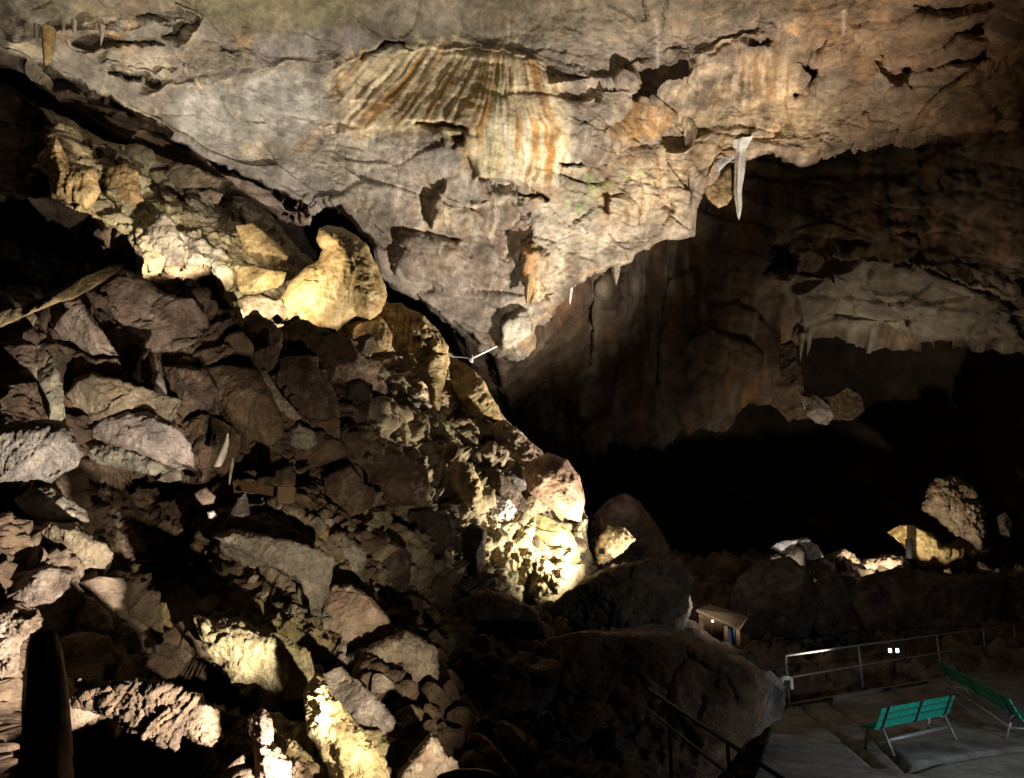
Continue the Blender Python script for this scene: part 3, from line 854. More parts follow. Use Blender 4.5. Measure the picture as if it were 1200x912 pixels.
def far_paint(p, px, py):
    t = tintof(p, 'brown', 3.0, 12) * 0.75
    q = np.stack([p[:, 0] * 0.8, p[:, 1] * 0.3, p[:, 2] * 0.08], -1)
    t = mixc(t, (0.26, 0.215, 0.16), sstep(0.0, 0.4, fbm(q, 3, 27)) * 0.7)
    t = mixc(t, (0.28, 0.14, 0.06), sstep(0.15, 0.5, fbm(q * 1.4 + 8, 3, 28)) * 0.6)
    return t


pxs = np.linspace(540, 900, 170)
PX, PY, EX = rows_px(pxs, lambda x: interp(DR_TOP, x), lambda x: interp(DR_LOW, x) + 5 * fbm(np.stack([x / 15, x * 0, x * 0], -1), 3, 5), 14, 110, back_dpy=-14, back_dY=6)
o, _, _ = sheet('draped_wall', PX, PY, [(540, 300, 40), (540, 480, 46), (600, 395, 30), (640, 370, 31.5), (700, 320, 33), (620, 440, 38), (700, 400, 38), (700, 500, 42), (800, 300, 38.5), (900, 200, 40), (900, 440, 42)], EX,
                [('dome', [(690, 330), (715, 320), (712, 480), (685, 480)], -1.2, 14), ('dome', [(770, 330), (800, 320), (800, 470), (775, 480)], -0.8, 14)], drape_disp, far_paint, M_FAR)
tag(o, 'dim draped rock curtain hanging behind the ceiling tip', kind='structure')

# ---------------------------------------------------------------- far right wall above the black arch
ARCH = [(780, 500), (850, 470), (878, 452), (900, 430), (925, 405), (945, 396), (970, 388), (1010, 392), (1060, 400), (1085, 400), (1110, 395), (1160, 402), (1200, 408), (1500, 430)]


def arch_disp(p, px, py):
    q = np.stack([p[:, 0] * 0.6, p[:, 1] * 0.3, p[:, 2] * 0.09], -1)
    up = sstep(330, 260, py)
    return 0.9 * broken(p @ ROT1, 7.0, 36, (0.6, 1, 1.5), 3, 0.3, 0.42) + 0.6 * up * ridged(q, 4, 35, 0.55) + 0.14 * ridged(p * 0.5, 4, 37, 0.55)


def arch_paint(p, px, py):
    wob = fbm(np.stack([px / 14, py / 14, px * 0], -1), 4, 69)
    t = far_paint(p, px, py)
    t = colpatch(t, px, py, [([(920, 340), (1000, 300), (1100, 320), (1200, 370), (1200, 400), (1000, 392), (930, 400)], (0.22, 0.19, 0.15), 12, 0.6),
                             ([(980, 372), (1020, 375), (1060, 385), (1060, 398), (985, 392)], (0.42, 0.37, 0.27), 6, 0.6)], wob)
    return t * (1 + 0.3 * fbm(p * 1.4, 3, 68))[:, None]


pxs = np.linspace(760, 1500, 330)
PX, PY, EX = rows_px(pxs, lambda x: 0 * x + 120, lambda x: interp(ARCH, x) + 4 * fbm(np.stack([x / 15, x * 0, x * 0], -1), 4, 6), 16, 180, back_dpy=-14, back_dY=8)
o, _, _ = sheet('arch_wall', PX, PY, [(760, 130, 41), (760, 300, 42), (760, 480, 43), (815, 250, 37), (830, 400, 38.5), (900, 200, 36), (950, 400, 42), (1050, 300, 37), (1050, 400, 40), (1200, 150, 31), (1200, 300, 35), (1200, 400, 39), (1500, 150, 28), (1500, 400, 35)], EX,
                [('ledge', [(920, 330), (960, 328), (985, 334)], -1.0, 10), ('poly', [(900, 290), (915, 278), (935, 300), (930, 318), (905, 312)], 2.5, 3),
                 ('ledge', [(930, 300), (1000, 296), (1060, 302), (1130, 330), (1200, 350)], -1.2, 20),
                 ('poly', [(930, 345), (1010, 300), (1100, 320), (1180, 360), (1200, 400), (1060, 398), (940, 400)], -1.0, 6)], arch_disp, arch_paint, M_FAR)
tag(o, 'far cave wall with low lip over the black arch', kind='structure')

# ---------------------------------------------------------------- ground beyond the railing and cave shell
pxs = np.linspace(680, 1600, 240)
PX, PY, EX = rows_px(pxs, lambda x: interp([(680, 640), (830, 655), (900, 650), (1000, 662), (1100, 672), (1200, 668), (1600, 650)], x), lambda x: 0 * x + 850, 6, 110, back_dpy=6, back_dY=12, back_first=True)
o, _, _ = sheet('rocky_ground', PX, PY, [(680, 640, 30), (680, 850, 19), (900, 640, 34), (1050, 665, 37), (1200, 660, 38), (1600, 650, 38), (900, 760, 24.5), (1000, 790, 23.5), (1200, 740, 27), (900, 850, 20), (1200, 850, 20), (1600, 850, 20)], EX, [],
                lambda p, px, py: 0.7 * broken(p, 2.6, 46, (1, 1, 1), 4, 0.4, 0.6) * sstep(0.0, 3.0, p[:, 1] - 19.5) + 0.2 * ridged(p * 1.2, 4, 47),
                lambda p, px, py: tintof(p, 'dark', 1.6, 15), M_FAR)
tag(o, 'uneven dark rocky cave ground beyond the railing', kind='structure')

v, f = ico(6)
sh = v * np.array([36, 52, 30]) + np.array([6, 22, 8])
sh[:, 2] = np.maximum(sh[:, 2], -6)
sh = sh + v * (2.2 * fbm(sh * 0.12, 4, 55))[:, None]
o = link('cave_wall', mesh_np('cave_wall', sh, f, tintof(sh, 'dark', 6)), M_FAR)
tag(o, 'dark outer walls of the cavern', kind='structure')
# ================================================================== BOULDERS (each one its own thing)
def cen(poly):
    a = np.array(poly, float); return a[:, 0].mean(), a[:, 1].mean()


def nb(label, poly, tint='grey', off=-0.1, style='block', tilt=(0, 0), layer='n', cat='boulder', name='boulder', **k):
    """a boulder bedded in the slope: its distance comes from the slope behind it"""
    x, y = cen(poly)
    Y = float(rbf(NEAR_CTRL if layer == 'n' else UP_CTRL, np.array([x]), np.array([y]))[0]) if isinstance(layer, str) else layer
    if isinstance(layer, str):
        a_ = np.array(poly, float); ar = abs((a_[:, 0] * np.roll(a_[:, 1], -1) - np.roll(a_[:, 0], -1) * a_[:, 1]).sum()) / 2
        Y -= 0.30 * math.sqrt(ar / math.pi) * Y / FPX
    return rock(name, label, cat, poly, Y + off, tint=tint, style=style, tilt=tilt, **k)


# --- left edge group, lit from below
nb('long thin blade of pale rock slanting across the left edge', [(-30, 392), (0, 364), (30, 359), (50, 349), (75, 336), (95, 324), (115, 317), (125, 312), (140, 309), (154, 307), (138, 318), (120, 331), (100, 343), (85, 351), (68, 355), (40, 366), (0, 384)],
   'cream', 0, 'smooth', layer=6.0, cat='rock slab', name='pale_rock', thick=1.2, amp=0.5)
nb('small rounded tan rock hanging under the long pale blade', [(5, 378), (20, 370), (38, 364), (44, 372), (38, 385), (26, 391), (8, 388)], 'pink', -0.8, 'smooth', sub=4)
nb('narrow wedge of rock between the tan rock and a black gap', [(44, 366), (59, 354), (57, 372), (54, 391), (48, 383)], 'brown', -0.7, sub=4)
nb('pale split boulder with ragged lower edge below the blade', [(75, 362), (68, 372), (63, 385), (61, 398), (82, 400), (92, 407), (110, 417), (118, 414), (138, 417), (125, 395), (108, 370), (92, 348), (74, 350)], 'pink', -0.7, tilt=(0.1, -0.5))
nb('large smooth boulder with mottled pale and dark tone', [(92, 348), (105, 338), (140, 316), (165, 323), (185, 338), (205, 346), (228, 352), (242, 368), (246, 386), (228, 402), (200, 413), (165, 417), (141, 416), (126, 392), (108, 370)], 'pink', -0.4, 'block', tilt=(0.2, -0.3))  # pale and dark come from the mottled tint alone
nb('dark boulder in the shade under the pale split boulder', [(62, 404), (92, 410), (112, 420), (138, 421), (144, 434), (120, 443), (75, 443)], 'brown', -0.4, sub=4)
nb('dark top slab of the left-edge rock stack', [(-30, 400), (20, 401), (48, 406), (58, 418), (52, 430), (20, 431), (-30, 436)], 'brown', -1.0, tilt=(0, 0.5))
nb('flat pale ledge stone under the dark top slab', [(-30, 436), (0, 431), (25, 427), (44, 426), (44, 448), (20, 451), (-30, 458)], 'grey', -0.8, sub=4)
nb('upright pale pillar stone leaning beside the left-edge hollow', [(40, 424), (47, 412), (57, 410), (66, 428), (73, 448), (75, 470), (78, 497), (57, 494), (50, 472), (44, 452)], 'grey', -1.1, 'block', tilt=(0.2, -0.2), thick=0.9)
nb('broad pale boulder with undercut bright lower edge at left edge', [(-40, 505), (0, 498), (20, 493), (60, 492), (76, 496), (90, 515), (97, 530), (91, 545), (72, 558), (60, 567), (35, 562), (0, 566), (-40, 560)], 'grey', -1.1, tilt=(0.1, -0.6), thick=0.9)
nb('cracked tan boulder above the flat split slab', [(76, 462), (88, 441), (108, 436), (140, 443), (152, 450), (190, 461), (211, 467), (206, 490), (195, 499), (150, 480), (120, 492), (86, 492)], 'pink', -0.7, tilt=(0, -0.3))
nb('flat split pale slab with glinting lower rim', [(92, 505), (120, 491), (150, 483), (172, 481), (204, 500), (224, 520), (230, 542), (233, 556), (212, 550), (190, 543), (160, 530), (128, 522)], 'grey', -0.8, tilt=(0.1, -0.5), thick=0.8)
nb('crumbly crust of broken rock under the split slab', [(94, 524), (120, 520), (150, 526), (190, 542), (200, 552), (180, 556), (140, 548), (100, 540)], 'grey', -0.3, 'cauli', amp=1.2)
nb('small square rock tucked below the rim of the split slab', [(184, 563), (190, 550), (200, 540), (211, 545), (213, 563), (198, 566)], 'grey', -0.7, sub=4)
nb('chipped tan stone in the black hollow', [(227, 578), (240, 570), (253, 582), (250, 590), (238, 592), (230, 584)], 'pink', -0.6, sub=4)
nb('upright grey flake standing by the timber beam', [(288, 577), (292, 592), (292, 612), (284, 618), (272, 618), (261, 623), (266, 606), (277, 588)], 'grey', -0.6, thick=0.7, sub=4)
nb('white crumbs of rock at the hollow edge', [(243, 600), (250, 598), (256, 606), (250, 611), (244, 607)], 'white', -0.6, sub=3)
# --- mid slope, in half shade
M = -0.25
nb('small grey block on the shelf below the large mottled boulder', [(222, 402), (238, 401), (260, 413), (270, 424), (268, 433), (255, 433), (232, 426)], 'pink', -0.35, sub=4)
nb('round brown cobble beside the small grey block', [(205, 424), (216, 416), (230, 424), (228, 434), (212, 437)], 'brown', -0.3, sub=4)
nb('brown boulder with pale right edge above the stalagmites', [(192, 430), (220, 428), (240, 432), (256, 455), (258, 486), (238, 492), (205, 478)], 'brown', M)
nb('very large plain brown boulder in the shade', [(232, 432), (262, 428), (300, 432), (315, 455), (330, 485), (333, 512), (318, 524), (290, 514), (268, 500), (256, 470)], 'brown', -0.5, 'block')
nb('brown boulder directly behind the white stalagmites', [(206, 500), (235, 484), (262, 494), (282, 512), (282, 535), (262, 556), (228, 548), (212, 525)], 'brown', M)
nb('dark faceted boulder under the mound floodlight', [(281, 374), (300, 368), (318, 376), (331, 388), (331, 408), (322, 430), (300, 428), (288, 405)], 'brown', -0.4)
nb('dark rock just right of the mound floodlight', [(332, 386), (346, 374), (362, 376), (378, 388), (374, 405), (352, 412), (334, 404)], 'brown', -0.3)
nb('dark brown boulder below the flowstone mound edge', [(366, 398), (392, 390), (412, 398), (424, 420), (415, 445), (385, 452), (364, 430)], 'brown', M)
nb('wide dark boulder in the middle of the shaded slope', [(330, 420), (362, 416), (392, 455), (400, 490), (372, 502), (340, 480), (322, 450)], 'brown', M)
nb('slanting ridge rock with pale broken edge', [(298, 432), (312, 434), (330, 462), (345, 480), (354, 490), (345, 494), (322, 478), (306, 456)], 'grey', -0.5, sub=4)
nb('knobbly brown rock with pale chipped corner', [(334, 506), (350, 496), (368, 505), (372, 520), (360, 528), (340, 524)], 'grey', -0.3, 'cauli', sub=4)
nb('brown rock beside the chipped corner rock', [(345, 470), (370, 462), (398, 492), (400, 520), (378, 520), (358, 498)], 'brown', M)
nb('round dark boulder among the glinting crust', [(425, 530), (455, 525), (500, 545), (505, 575), (490, 592), (450, 595), (428, 570)], 'brown', -0.3, 'block')
nb('dark oval boulder low in the knobbly crust', [(380, 560), (410, 545), (430, 570), (425, 600), (400, 612), (378, 592)], 'brown', M)
nb('brown ochre slab sloping above the big tan boulder', [(335, 602), (352, 598), (368, 606), (386, 622), (384, 634), (360, 628), (345, 618)], 'ochre', -0.4, tilt=(0, 0.4), sub=4)
nb('pale squared boulder with smooth face and dark cleft above', [(386, 622), (402, 622), (430, 646), (429, 662), (420, 688), (402, 672), (388, 650)], 'grey', -0.4)
nb('dark boulder above the hooked pale drapery rock', [(408, 452), (424, 446), (436, 462), (434, 500), (424, 526), (410, 520), (404, 485)], 'dark', -0.3)
nb('dark blocky rock in the hollow of the glinting crust', [(480, 600), (500, 596), (526, 606), (532, 636), (516, 652), (488, 646), (478, 622)], 'dark', -0.5)
nb('dark rock at the lower left of the glinting crust', [(438, 640), (462, 634), (482, 650), (480, 690), (460, 702), (440, 684)], 'dark', -0.5)
nb('dark rock added as the shaded hollow left of the bright pitted yellow rock', [(541, 620), (556, 612), (570, 622), (568, 660), (556, 680), (543, 660)], 'dark', -0.6)  # dark body put in for the shade of a hollow
nb('dark wedge added as the shade of the gap above the glowing yellow lobe', [(566, 548), (580, 546), (606, 572), (622, 596), (612, 600), (588, 584), (570, 566)], 'dark', -0.4)  # its dark colour stands for the shade inside the gap
nb('cream crusted rock in the middle of the bright scree', [(524, 536), (538, 530), (556, 548), (566, 570), (564, 600), (552, 610), (540, 590), (528, 562)], 'cream', -0.7, 'cauli')
nb('small white crusted stone above the glowing yellow lobe', [(568, 586), (580, 580), (596, 584), (606, 598), (596, 610), (578, 606)], 'white', -0.6, 'cauli', sub=4)
# --- lower centre
nb('large pitted tan boulder tapering to a ridged foot', [(250, 630), (272, 619), (300, 624), (340, 634), (372, 644), (392, 655), (386, 690), (376, 730), (368, 742), (362, 705), (350, 682), (322, 668), (290, 662), (260, 652)], 'grey', -0.6, tilt=(0, -0.3))
nb('tan boulder with ochre face above the round pitted boulder', [(374, 700), (390, 686), (412, 685), (436, 700), (452, 720), (466, 742), (445, 762), (405, 768), (376, 768)], 'pink', -0.5)
nb('round pitted pale boulder sticking out over a black gap', [(402, 768), (428, 760), (452, 748), (475, 738), (492, 746), (512, 760), (515, 778), (512, 800), (498, 824), (474, 820), (452, 806), (425, 788)], 'grey', -0.8, 'cauli', tilt=(0.1, -0.3), amp=0.6)
nb('yellow ribbed flowstone block in the lower left', [(227, 722), (240, 724), (252, 735), (262, 724), (284, 726), (296, 736), (330, 742), (362, 766), (372, 800), (352, 818), (334, 822), (300, 800), (272, 800), (262, 782), (242, 765)], 'yellow', -0.7, 'flow', tilt=(0, -0.5), cat='flowstone', name='flowstone_block', amp=1.4)
nb('ridged yellow flowstone running down to the bottom edge', [(355, 815), (372, 790), (392, 815), (420, 850), (445, 880), (458, 920), (455, 1000), (400, 1000), (385, 900), (362, 860)], 'yellow', -0.5, 'flow', tilt=(0, -0.4), cat='flowstone', name='flowstone_block', amp=1.5)
nb('grey layered slab lying above the yellow flowstone', [(378, 790), (400, 782), (440, 815), (470, 850), (478, 880), (462, 888), (420, 850), (390, 820)], 'grey', -0.4, tilt=(0, 0.5))
nb('pale stump of a stalagmite at the bottom left', [(296, 836), (308, 829), (318, 842), (320, 870), (340, 895), (350, 1000), (292, 1000), (298, 890)], 'brown', -0.5, 'flow', cat='stalagmite', name='stalagmite_stump', amp=1.2)
nb('tan boulder cut by the bottom edge left of the handrail bend', [(450, 960), (468, 905), (490, 872), (505, 859), (522, 878), (538, 892), (545, 960)], 'pink', -0.9, tilt=(0, -0.3))
nb('rusty streaked boulder behind the handrail bend', [(525, 930), (528, 890), (542, 862), (558, 857), (575, 868), (592, 888), (606, 905), (608, 960)], 'ochre', -0.6)
nb('rounded dim boulder right of the rusty streaked boulder', [(608, 940), (612, 892), (625, 884), (642, 900), (655, 940)], 'brown', -0.4, 'block', sub=4)
nb('leaning grey shard over the black gap', [(478, 852), (492, 842), (506, 858), (514, 880), (508, 890), (490, 876)], 'slate', -0.5, sub=4)
nb('upright grey shard in front of the black gap', [(512, 838), (522, 825), (532, 850), (535, 872), (522, 885), (512, 868)], 'slate', -0.5, sub=4)
nb('small tan stone at the rim of the round pitted boulder', [(512, 752), (528, 748), (532, 762), (522, 776), (512, 768)], 'grey', -0.4, sub=4)
nb('grey rounded stone above the leaning brown post rock', [(520, 745), (540, 740), (550, 750), (548, 770), (536, 778), (522, 768)], 'slate', -0.2, sub=4)
nb('tall leaning brown rock in the dark cleft', [(550, 746), (568, 742), (578, 760), (586, 800), (585, 812), (565, 800), (552, 775)], 'brown', -0.3, sub=4)
nb('small brown stone lying in the dark cleft', [(535, 828), (550, 824), (562, 836), (555, 845), (540, 842)], 'brown', -0.3, sub=4)
nb('dim humped boulder deep in the dark cleft', [(570, 835), (590, 822), (625, 825), (632, 850), (618, 880), (590, 872)], 'brown', -0.2, 'block')
# --- left lower group
nb('cracked round tan boulder overhanging the lower-left hollow', [(40, 625), (58, 612), (90, 614), (110, 630), (126, 636), (133, 652), (124, 676), (106, 693), (88, 684), (70, 662), (52, 645)], 'pink', -0.6, tilt=(0.2, -0.4))
nb('rough boulder leaning under the cracked round boulder', [(-10, 685), (20, 672), (60, 662), (84, 672), (80, 690), (62, 706), (30, 712), (-10, 722)], 'pink', -0.5, tilt=(0, -0.3))
nb('flat topped rock at the left edge above the cracked boulder', [(15, 585), (40, 572), (60, 570), (100, 598), (106, 612), (60, 612), (30, 604)], 'grey', -0.4, tilt=(0, 0.2))
nb('rubbly pink boulder at the hollow edge with white tip', [(74, 702), (92, 694), (112, 702), (128, 720), (133, 738), (120, 745), (95, 738), (78, 722)], 'pink', -0.5, 'cauli')
nb('ridge of crusted rock on the far left edge', [(-20, 722), (10, 712), (45, 716), (50, 735), (25, 750), (20, 790), (-20, 800)], 'pink', -0.4, 'cauli')
nb('oblong pale stone alone in the dark hollow', [(180, 756), (198, 754), (220, 762), (226, 770), (218, 777), (196, 772), (182, 766)], 'pink', -0.7, 'block', sub=4)
nb('jagged small stone above the oblong pale stone', [(166, 712), (180, 706), (194, 706), (200, 722), (204, 738), (196, 736), (178, 722)], 'cream', -0.6, sub=4)
nb('layered brown rock wall stepping down to the bottom left', [(78, 788), (120, 800), (150, 795), (200, 800), (240, 825), (290, 845), (318, 862), (330, 905), (300, 915), (262, 885), (215, 862), (205, 880), (188, 872), (150, 852), (115, 832), (85, 826)], 'brown', -0.5, 'block', facets=5, amp=2.2, tilt=(0, -0.3))
nb('pitted brown rock low on the bottom left', [(232, 862), (270, 850), (300, 865), (312, 900), (300, 960), (262, 905)], 'brown', -0.1, 'cauli')
# --- upper lit group
MOUND = nb('big domed cream flowstone mound with small knob on top', [(370, 279), (374, 268), (384, 264), (402, 267), (420, 277), (430, 287), (438, 303), (449, 325), (453, 345), (447, 366), (434, 376), (418, 372), (402, 382), (386, 392), (368, 388), (350, 380), (326, 376), (328, 354), (340, 330), (358, 314), (374, 304), (378, 292)],
           'cream', 0, 'flow', layer=15.6, cat='flowstone mound', name='flowstone_mound', mat=M_FLOW, thick=0.8, amp=0.6)
U_ = dict(layer='u')
nb('flat cream ledge rock jutting towards the flowstone mound', [(276, 264), (296, 262), (312, 274), (326, 285), (338, 302), (330, 312), (312, 312), (288, 300)], 'cream', -0.9, 'flow', tilt=(0, 0.5), **U_)
nb('second cream ledge rock below the upper one', [(275, 312), (300, 312), (336, 320), (330, 334), (304, 345), (280, 342)], 'cream', -0.9, 'block', **U_)
nb('white crusted rock right beside the mound floodlight', [(278, 350), (300, 346), (330, 352), (345, 366), (330, 378), (300, 374), (280, 376)], 'pink', -0.3, 'cauli', **U_)
nb('frilled cream boulder on the upper lit slope', [(128, 196), (146, 190), (160, 200), (164, 218), (168, 236), (150, 244), (132, 236), (122, 215)], 'cream', -0.7, 'cauli', **U_)
nb('stained flowstone column at the dark upper left', [(55, 168), (66, 160), (82, 190), (112, 196), (118, 225), (104, 250), (80, 242), (58, 234)], 'cream', -0.7, 'flow', cat='flowstone', name='flowstone_column', **U_)
nb('pale pointed rock crowning the crusted slope', [(182, 252), (194, 248), (205, 262), (218, 290), (218, 312), (196, 318), (176, 312), (164, 292), (172, 268)], 'grey', -0.7, 'cauli', **U_)
nb('smooth long grey stone under the ceiling strip', [(112, 168), (130, 172), (150, 182), (154, 190), (144, 194), (124, 184)], 'grey', -0.6, 'block', sub=4, **U_)
nb('flat grey boulder wedged below the ceiling strip', [(138, 172), (160, 168), (180, 176), (184, 190), (172, 200), (152, 190)], 'grey', -0.5, 'block', sub=4, **U_)
nb('grey cracked slab nearest the cavern pocket', [(192, 205), (206, 192), (228, 194), (240, 204), (262, 212), (256, 222), (232, 220), (210, 222)], 'grey', -0.6, **U_)
nb('small grey stone hanging at the pocket mouth', [(232, 226), (246, 222), (262, 228), (255, 240), (240, 238)], 'grey', -0.6, sub=4, **U_)
nb('brown draped rock just under the flowstone mound', [(404, 378), (430, 368), (448, 372), (460, 392), (458, 410), (432, 414), (416, 400)], 'ochre', -0.3, 'flow', layer=16.0)
nb('tall folded drapery of pale rock right of the mound', [(446, 356), (470, 356), (492, 368), (512, 386), (524, 406), (526, 425), (520, 450), (514, 482), (504, 474), (500, 452), (482, 430), (462, 408), (446, 388)], 'cream', -0.5, 'flow', layer=17.2, cat='rock drapery', name='rock_drapery', amp=1.6)
nb('smooth brown boulder under the white pole', [(522, 418), (536, 420), (552, 430), (566, 446), (578, 468), (588, 490), (570, 500), (548, 486), (532, 458)], 'ochre', -0.3, 'block', layer=19.0)
nb('hooked pale drapery rock on the shaded slope', [(434, 478), (446, 464), (460, 466), (474, 488), (482, 510), (476, 526), (468, 508), (452, 484), (438, 500)], 'cream', -0.5, 'flow', amp=1.5)
nb('big smooth pinkish boulder on the edge of the drop', [(612, 552), (622, 540), (642, 530), (664, 538), (680, 560), (686, 588), (680, 612), (664, 608), (640, 592), (620, 578)], 'salmon', 0, 'smooth', layer=16.7, amp=0.5, facets=0, thick=0.95)
nb('knobbly tan rock above the big pinkish boulder', [(574, 500), (590, 492), (606, 502), (622, 522), (632, 540), (620, 552), (600, 540), (580, 522)], 'pink', -0.4, 'cauli', layer=18.6)
nb('grey wedge of rock left of the pinkish boulder', [(594, 552), (606, 540), (618, 556), (616, 580), (606, 578)], 'slate', -0.4, layer=17.8, sub=4)
nb('glowing yellow lobe of rock below the pinkish boulder', [(622, 602), (640, 604), (660, 612), (672, 628), (682, 655), (674, 664), (660, 652), (640, 640), (622, 624)], 'yellow', -0.5, 'smooth', layer=18.0, amp=0.7)
nb('bright pitted yellow rock at the tip of the scree', [(568, 645), (584, 632), (604, 640), (628, 650), (650, 664), (672, 668), (660, 688), (642, 702), (634, 716), (620, 700), (596, 694), (574, 684)], 'yellow', -0.6, 'cauli', layer=16.8)
nb('pale knoll of rock behind the black floodlight', [(696, 645), (703, 628), (714, 616), (732, 619), (744, 632), (732, 646), (716, 656), (700, 668)], 'cream', 0, 'cauli', layer=19.2)
nb('dim cone of rock behind the pale knoll', [(690, 640), (694, 606), (712, 586), (734, 577), (752, 590), (772, 618), (788, 648), (786, 670), (700, 668)], 'brown', 0, 'smooth', layer=28.0)
# --- dark foreground right
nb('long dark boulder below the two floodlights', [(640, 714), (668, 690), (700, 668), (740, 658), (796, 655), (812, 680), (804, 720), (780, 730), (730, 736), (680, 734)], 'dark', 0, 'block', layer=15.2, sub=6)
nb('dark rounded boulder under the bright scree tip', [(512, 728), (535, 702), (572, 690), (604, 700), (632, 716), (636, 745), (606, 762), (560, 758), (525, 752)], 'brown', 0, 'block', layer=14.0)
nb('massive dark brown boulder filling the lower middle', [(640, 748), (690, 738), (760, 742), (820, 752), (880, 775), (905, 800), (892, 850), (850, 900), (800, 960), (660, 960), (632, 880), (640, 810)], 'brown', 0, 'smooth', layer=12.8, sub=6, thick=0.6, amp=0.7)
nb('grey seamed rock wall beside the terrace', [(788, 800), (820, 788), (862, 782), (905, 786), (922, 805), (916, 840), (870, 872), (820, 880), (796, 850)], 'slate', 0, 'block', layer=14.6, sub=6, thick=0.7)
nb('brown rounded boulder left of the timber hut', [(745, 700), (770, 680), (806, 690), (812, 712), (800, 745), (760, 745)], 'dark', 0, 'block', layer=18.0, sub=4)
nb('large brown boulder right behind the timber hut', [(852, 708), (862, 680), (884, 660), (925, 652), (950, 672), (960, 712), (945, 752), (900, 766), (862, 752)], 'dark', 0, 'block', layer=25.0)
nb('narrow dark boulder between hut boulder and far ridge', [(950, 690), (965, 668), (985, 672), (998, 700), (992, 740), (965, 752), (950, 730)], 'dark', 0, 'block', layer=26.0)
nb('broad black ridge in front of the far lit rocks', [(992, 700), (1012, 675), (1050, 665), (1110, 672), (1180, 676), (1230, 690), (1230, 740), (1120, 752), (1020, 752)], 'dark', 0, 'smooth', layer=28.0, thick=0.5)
# --- far lit rocks
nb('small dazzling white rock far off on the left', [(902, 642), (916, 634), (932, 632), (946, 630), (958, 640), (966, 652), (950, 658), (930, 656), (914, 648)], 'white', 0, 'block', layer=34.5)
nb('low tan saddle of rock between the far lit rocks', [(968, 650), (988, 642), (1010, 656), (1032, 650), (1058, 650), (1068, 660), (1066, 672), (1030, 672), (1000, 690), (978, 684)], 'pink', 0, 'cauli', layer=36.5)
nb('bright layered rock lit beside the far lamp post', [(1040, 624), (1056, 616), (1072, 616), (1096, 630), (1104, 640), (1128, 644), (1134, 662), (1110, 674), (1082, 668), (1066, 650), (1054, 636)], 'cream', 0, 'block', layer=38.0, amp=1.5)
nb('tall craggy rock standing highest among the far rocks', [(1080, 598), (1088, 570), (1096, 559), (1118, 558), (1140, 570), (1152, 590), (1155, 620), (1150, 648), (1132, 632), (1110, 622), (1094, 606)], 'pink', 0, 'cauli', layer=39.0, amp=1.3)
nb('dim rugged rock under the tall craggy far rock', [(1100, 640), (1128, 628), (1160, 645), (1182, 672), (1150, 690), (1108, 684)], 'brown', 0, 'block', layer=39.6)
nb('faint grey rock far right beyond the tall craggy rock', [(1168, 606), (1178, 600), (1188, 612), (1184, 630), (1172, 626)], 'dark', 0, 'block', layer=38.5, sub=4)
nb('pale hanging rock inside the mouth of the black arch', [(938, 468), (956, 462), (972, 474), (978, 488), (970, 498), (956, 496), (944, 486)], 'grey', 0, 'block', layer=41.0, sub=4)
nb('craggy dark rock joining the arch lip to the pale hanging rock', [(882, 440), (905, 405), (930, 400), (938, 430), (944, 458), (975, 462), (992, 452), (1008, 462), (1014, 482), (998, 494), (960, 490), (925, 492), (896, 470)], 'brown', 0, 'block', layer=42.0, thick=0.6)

# --------------------------------------------------- rubble too small to tell apart
def rubble(name, label, count, zone, rmin, rmax, seed, tint):
    rng = np.random.RandomState(seed)
    sd = poly_sd(NEAR_PX, NEAR_PY, zone)
    ok = np.where(sd > 0)[0]
    pick = rng.choice(ok, count)
    v, f = ico(3)
    VV, FF = [], []
    for i in range(count):
        r = rmin * (rmax / rmin) ** (rng.rand() ** 2.2)
        sc = np.array([1, rng.uniform(0.7, 1), rng.uniform(0.6, 0.9)])
        A = rng.normal(size=(3, 3)); Q, _ = np.linalg.qr(A)
        w = v.copy()
        for k in range(7):
            n = rng.normal(size=3); n /= np.linalg.norm(n)
            o = np.maximum(0, w @ n - rng.uniform(0.45, 0.8)); w = w - o[:, None] * n
        w = (w * sc) @ Q * r
        VV.append(w + NEAR_PTS[pick[i]] + NEAR_NRM[pick[i]] * r * 0.3); FF.append(f + i * len(v))
    VV = np.vstack(VV)
    VV = VV + (0.03 * ridged(VV * 6, 2, seed))[:, None] * np.array([0.3, 0.3, 1])
    o = link(name, mesh_np(name, VV, np.vstack(FF), tintof(VV, tint, 1.2, seed), smooth=False), M_SLOPE)
    return tag(o, label, kind='stuff')


rubble('rubble', 'loose broken stones littering the lower slope', 90, [(230, 600), (420, 600), (440, 860), (330, 860), (250, 790)], 0.04, 0.22, 3, 'grey')
rubble('rubble', 'loose broken stones on the middle of the slope', 170, [(180, 330), (420, 400), (640, 520), (690, 650), (560, 720), (250, 600)], 0.06, 0.34, 4, 'brown')
rubble('rubble', 'dark stones between the foreground boulders', 160, [(440, 690), (640, 700), (640, 912), (480, 912)], 0.08, 0.35, 5, 'brown')


